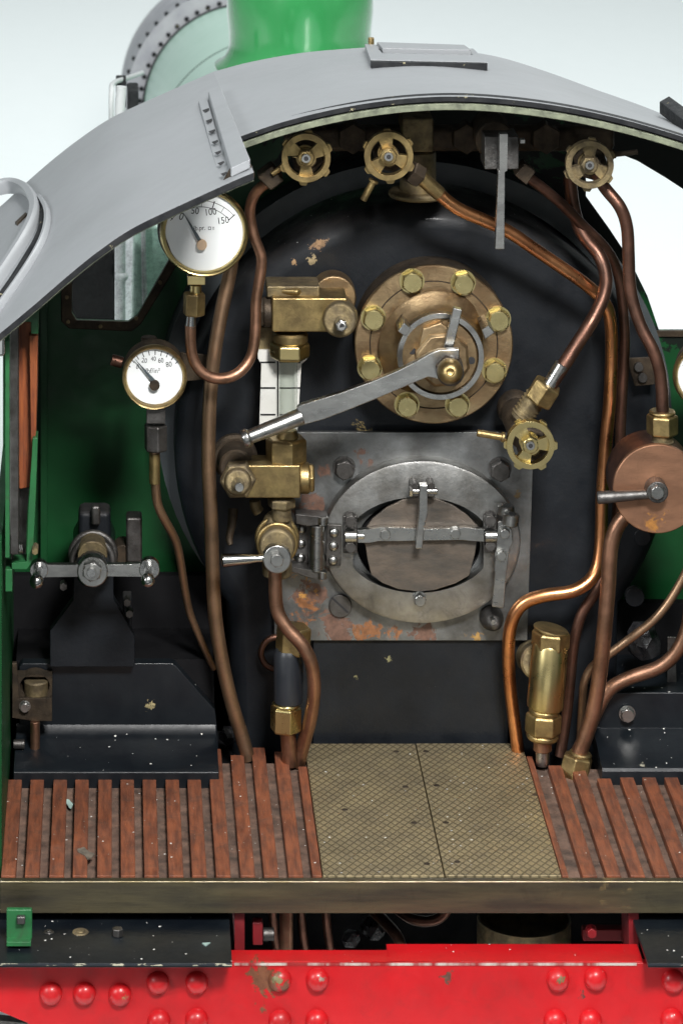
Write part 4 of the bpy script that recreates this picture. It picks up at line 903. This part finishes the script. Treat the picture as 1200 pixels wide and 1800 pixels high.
# underneath
MB().tube([P(503,1590,55.6),P(503,1640,55.6),P(503,1700,55.6)],U(12,55.6)).build('pipe','copper',loco,smooth=80)
MB().tube([P(700,1600,56.5),P(722,1615,56.3),P(750,1620,56.2),P(775,1612,56.2),P(790,1590,56.2)],U(9,56)).build('pipe','dark_copper',loco,smooth=80)
MB().tube([P(655,1600,56.8),P(680,1625,56.4),P(700,1650,56.0),P(712,1690,55.6)],U(10,56)).build('pipe','dark_copper',loco,smooth=80)
for x in (478,528,572): MB().tube([P(x,1590,57),P(x+4,1640,57),P(x+12,1690,57)],U(8,57)).build('pipe','dark_copper',loco,smooth=80)
ct=MB().lathe(P(920,1720,57.3),(0,0,1),[(U(84,56),0),(U(84,56),1.02),(U(80,56),1.02),(U(80,56),.8),(0,.8)],64).build('ash_can','dirty_brass',loco)
MB().pbox(400,1590,1140,1760,59.5,59.6).build('rear_frame_plate','dead_black',loco)
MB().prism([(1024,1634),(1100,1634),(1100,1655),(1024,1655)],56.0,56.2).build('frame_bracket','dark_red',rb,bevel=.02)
MB().box(tuple(R((412-200)*54.2/F,54.185,zt-.05)),tuple(R((1118-200)*54.2/F,54.199,zt-.012))).build('worn_edge_highlight',mk('worn_highlight_strip',(.62,.55,.5),(.35,.03,.03),metal=.3,r1=.3,ns=3,ramp=(.45,.6),stretch=(1,1,.2)),rb)  # pale strip paints the lip's highlight together with its worn paint
MB().box(tuple(R(-1.8,55.035,fz-.036)),tuple(R(12.7,55.049,fz-.014))).build('edge_highlight',mk('brass_edge_highlight',(.7,.62,.42),(.4,.33,.18),metal=.8,r1=.35,ns=2),bm_,bevel=.006)  # top edge highlight of the beam, painted in as a bright brass strip
# frames that carry the model down to the surface
zz=-OFF.z
for X in (1.6,9.2): MB().box(tuple(R(X,54.4,zz)),tuple(R(X+.12,96,-25.0))).build('main_frame','black',loco)
MB().prism([(-40,1790),(60,1800),(110,1860),(-40,1900)],54.6,54.8).build('step_plate','dark_steel',loco)

# ---- coal and debris
def lump(px,py,Y,r,name,lab,grp=None,mat='coal',cat='coal',seed=0,sq=(1,1,1)):
    bm=bmesh.new(); bmesh.ops.create_icosphere(bm,subdivisions=2,radius=1)
    for v in bm.verts:
        n_=mnoise.cell(v.co*1.6+Vector((seed,0,0)))*.12+mnoise.noise(v.co*2+Vector((0,seed,0)))*.4
        v.co*= (1+n_); v.co.x*=sq[0]; v.co.y*=sq[1]; v.co.z*=sq[2]
    me=bpy.data.meshes.new(name); bm.to_mesh(me); bm.free(); me.materials.append(M[mat])
    o=bpy.data.objects.new(name,me); COL.objects.link(o); o.location=P(px,py,Y); o.scale=(U(r,Y),)*3; o['label']=lab; o['category']=cat
    if grp: o['group']=grp
    return o
lump(1130,1128,60.75,30,'coal_lump','black lump of coal behind the thin curving pipe on the right',seed=3)
lump(655,1632,56.9,20,'coal_lump','larger glossy coal lump in the gap under the chequered plate',seed=9)
lump(617,1650,56.6,15,'coal_lump','smaller glossy coal lump in the gap under the chequered plate',seed=5)
lump(400,1292,60.9,16,'coal_lump','glistening coal crumb beside the long brown pipe at the floor',seed=12)
def flake(px,py,z,pts,name,lab,mat,cat):
    mb=MB(); mb.slab([onz(px+a,py+b,z) for a,b in pts],.015); o=mb.build(name,mat,None,label=lab); o['category']=cat; return o
flake(122,1413,fz+.0-.085,[(-7,-8),(0,-6),(7,2),(4,9),(0,8),(-6,-2)],'paint_flake','pale green paint flake lying between two floor slats','flake','paint flake')
flake(362,1661,zb+.002,[(-7,-2),(8,-3),(0,3)],'paint_flake','pale green paint flake on the black running board','flake','paint flake')
flake(152,1502,fz+.002,[(-16,-8),(-4,-12),(4,-4),(14,0),(10,6),(2,10),(-3,2),(-14,-3)],'dirt_crumb','dark curled crumb of dirt across a floor slat','leaf','dirt crumb')

# ---- backdrop sweep
bd=MB(); prof=[(20,0.0),(160,0.0),(175,2),(186,7),(193,16),(196,30),(197,150)]
prof=[(-7,-.02)]+[(y,z-.02) for y,z in prof]
vs=[(x,y,z) for x in(-170,170) for y,z in prof]; n=len(prof)
bd.add(vs,[(i,i+1,n+i+1,n+i) for i in range(n-1)])
o=bd.build('backdrop','paper',None,smooth=80); o['kind']='structure'

# ------------------------------------------------------------------ camera, light, world
cam=bpy.data.cameras.new('camera'); co=bpy.data.objects.new('camera',cam); COL.objects.link(co); scn.camera=co
co.location=OFF; co.rotation_euler=(math.radians(90),0,0)
cam.sensor_fit='VERTICAL'; cam.sensor_height=36; cam.sensor_width=24; cam.lens=36*F/1800
cam.shift_x=400/1800; cam.shift_y=-2000/1800; cam.clip_start=1; cam.clip_end=1000
cam.dof.use_dof=True; cam.dof.focus_distance=59; cam.dof.aperture_fstop=.95
w=bpy.data.worlds.new('World'); scn.world=w; w.use_nodes=True
wn=w.node_tree.nodes; wl_=w.node_tree.links; bg=wn['Background']; bg.inputs['Strength'].default_value=.34
tc=wn.new('ShaderNodeTexCoord'); sx_=wn.new('ShaderNodeSeparateXYZ'); wl_.new(tc.outputs['Generated'],sx_.inputs[0])
mr=wn.new('ShaderNodeMapRange'); mr.inputs['From Min'].default_value=-.35; mr.inputs['From Max'].default_value=.45; mr.inputs['To Min'].default_value=.28; mr.inputs['To Max'].default_value=1
wl_.new(sx_.outputs['Z'],mr.inputs['Value']); cm=wn.new('ShaderNodeMix'); cm.data_type='RGBA'; cm.inputs[6].default_value=(0,0,0,1); cm.inputs[7].default_value=(.88,.95,.96,1)
wl_.new(mr.outputs[0],cm.inputs[0]); wl_.new(cm.outputs[2],bg.inputs['Color'])
def area(name,loc,tgt,sx,sy,power,col=(1,1,1)):
    l=bpy.data.lights.new(name,'AREA'); l.shape='RECTANGLE'; l.size=sx; l.size_y=sy; l.energy=power; l.color=col
    o=bpy.data.objects.new(name,l); COL.objects.link(o); o.location=loc; o.rotation_euler=(Vector(tgt)-Vector(loc)).to_track_quat('-Z','Y').to_euler(); return o
area('softbox_top',(3,-34,38),(0,2,7),8,6,31000,(1,.98,.96))
area('strip_rear',(-4,6,34),(0.2,18,22),2.5,7,2600,(1,1,1))
area('added_front_fill',(-6,-62,-4),(0,2,8),40,14,1500,(.98,1,1))  # added low fill light, brightens the flat metal faces
area('softbox_left',(-34,-28,26),(0,2,6),4,12,11000,(.97,.99,1))
area('softbox_back',(0,60,60),(0,120,10),80,40,32500,(.96,1,1))
area('softbox_roof',(22,34,45),(6,8,8),18,16,13500,(.97,1,1))
scn.render.engine='CYCLES'
scn.view_settings.view_transform='Standard'; scn.view_settings.look='None'; scn.view_settings.exposure=0
scn.cycles.max_bounces=8; scn.cycles.transparent_max_bounces=12
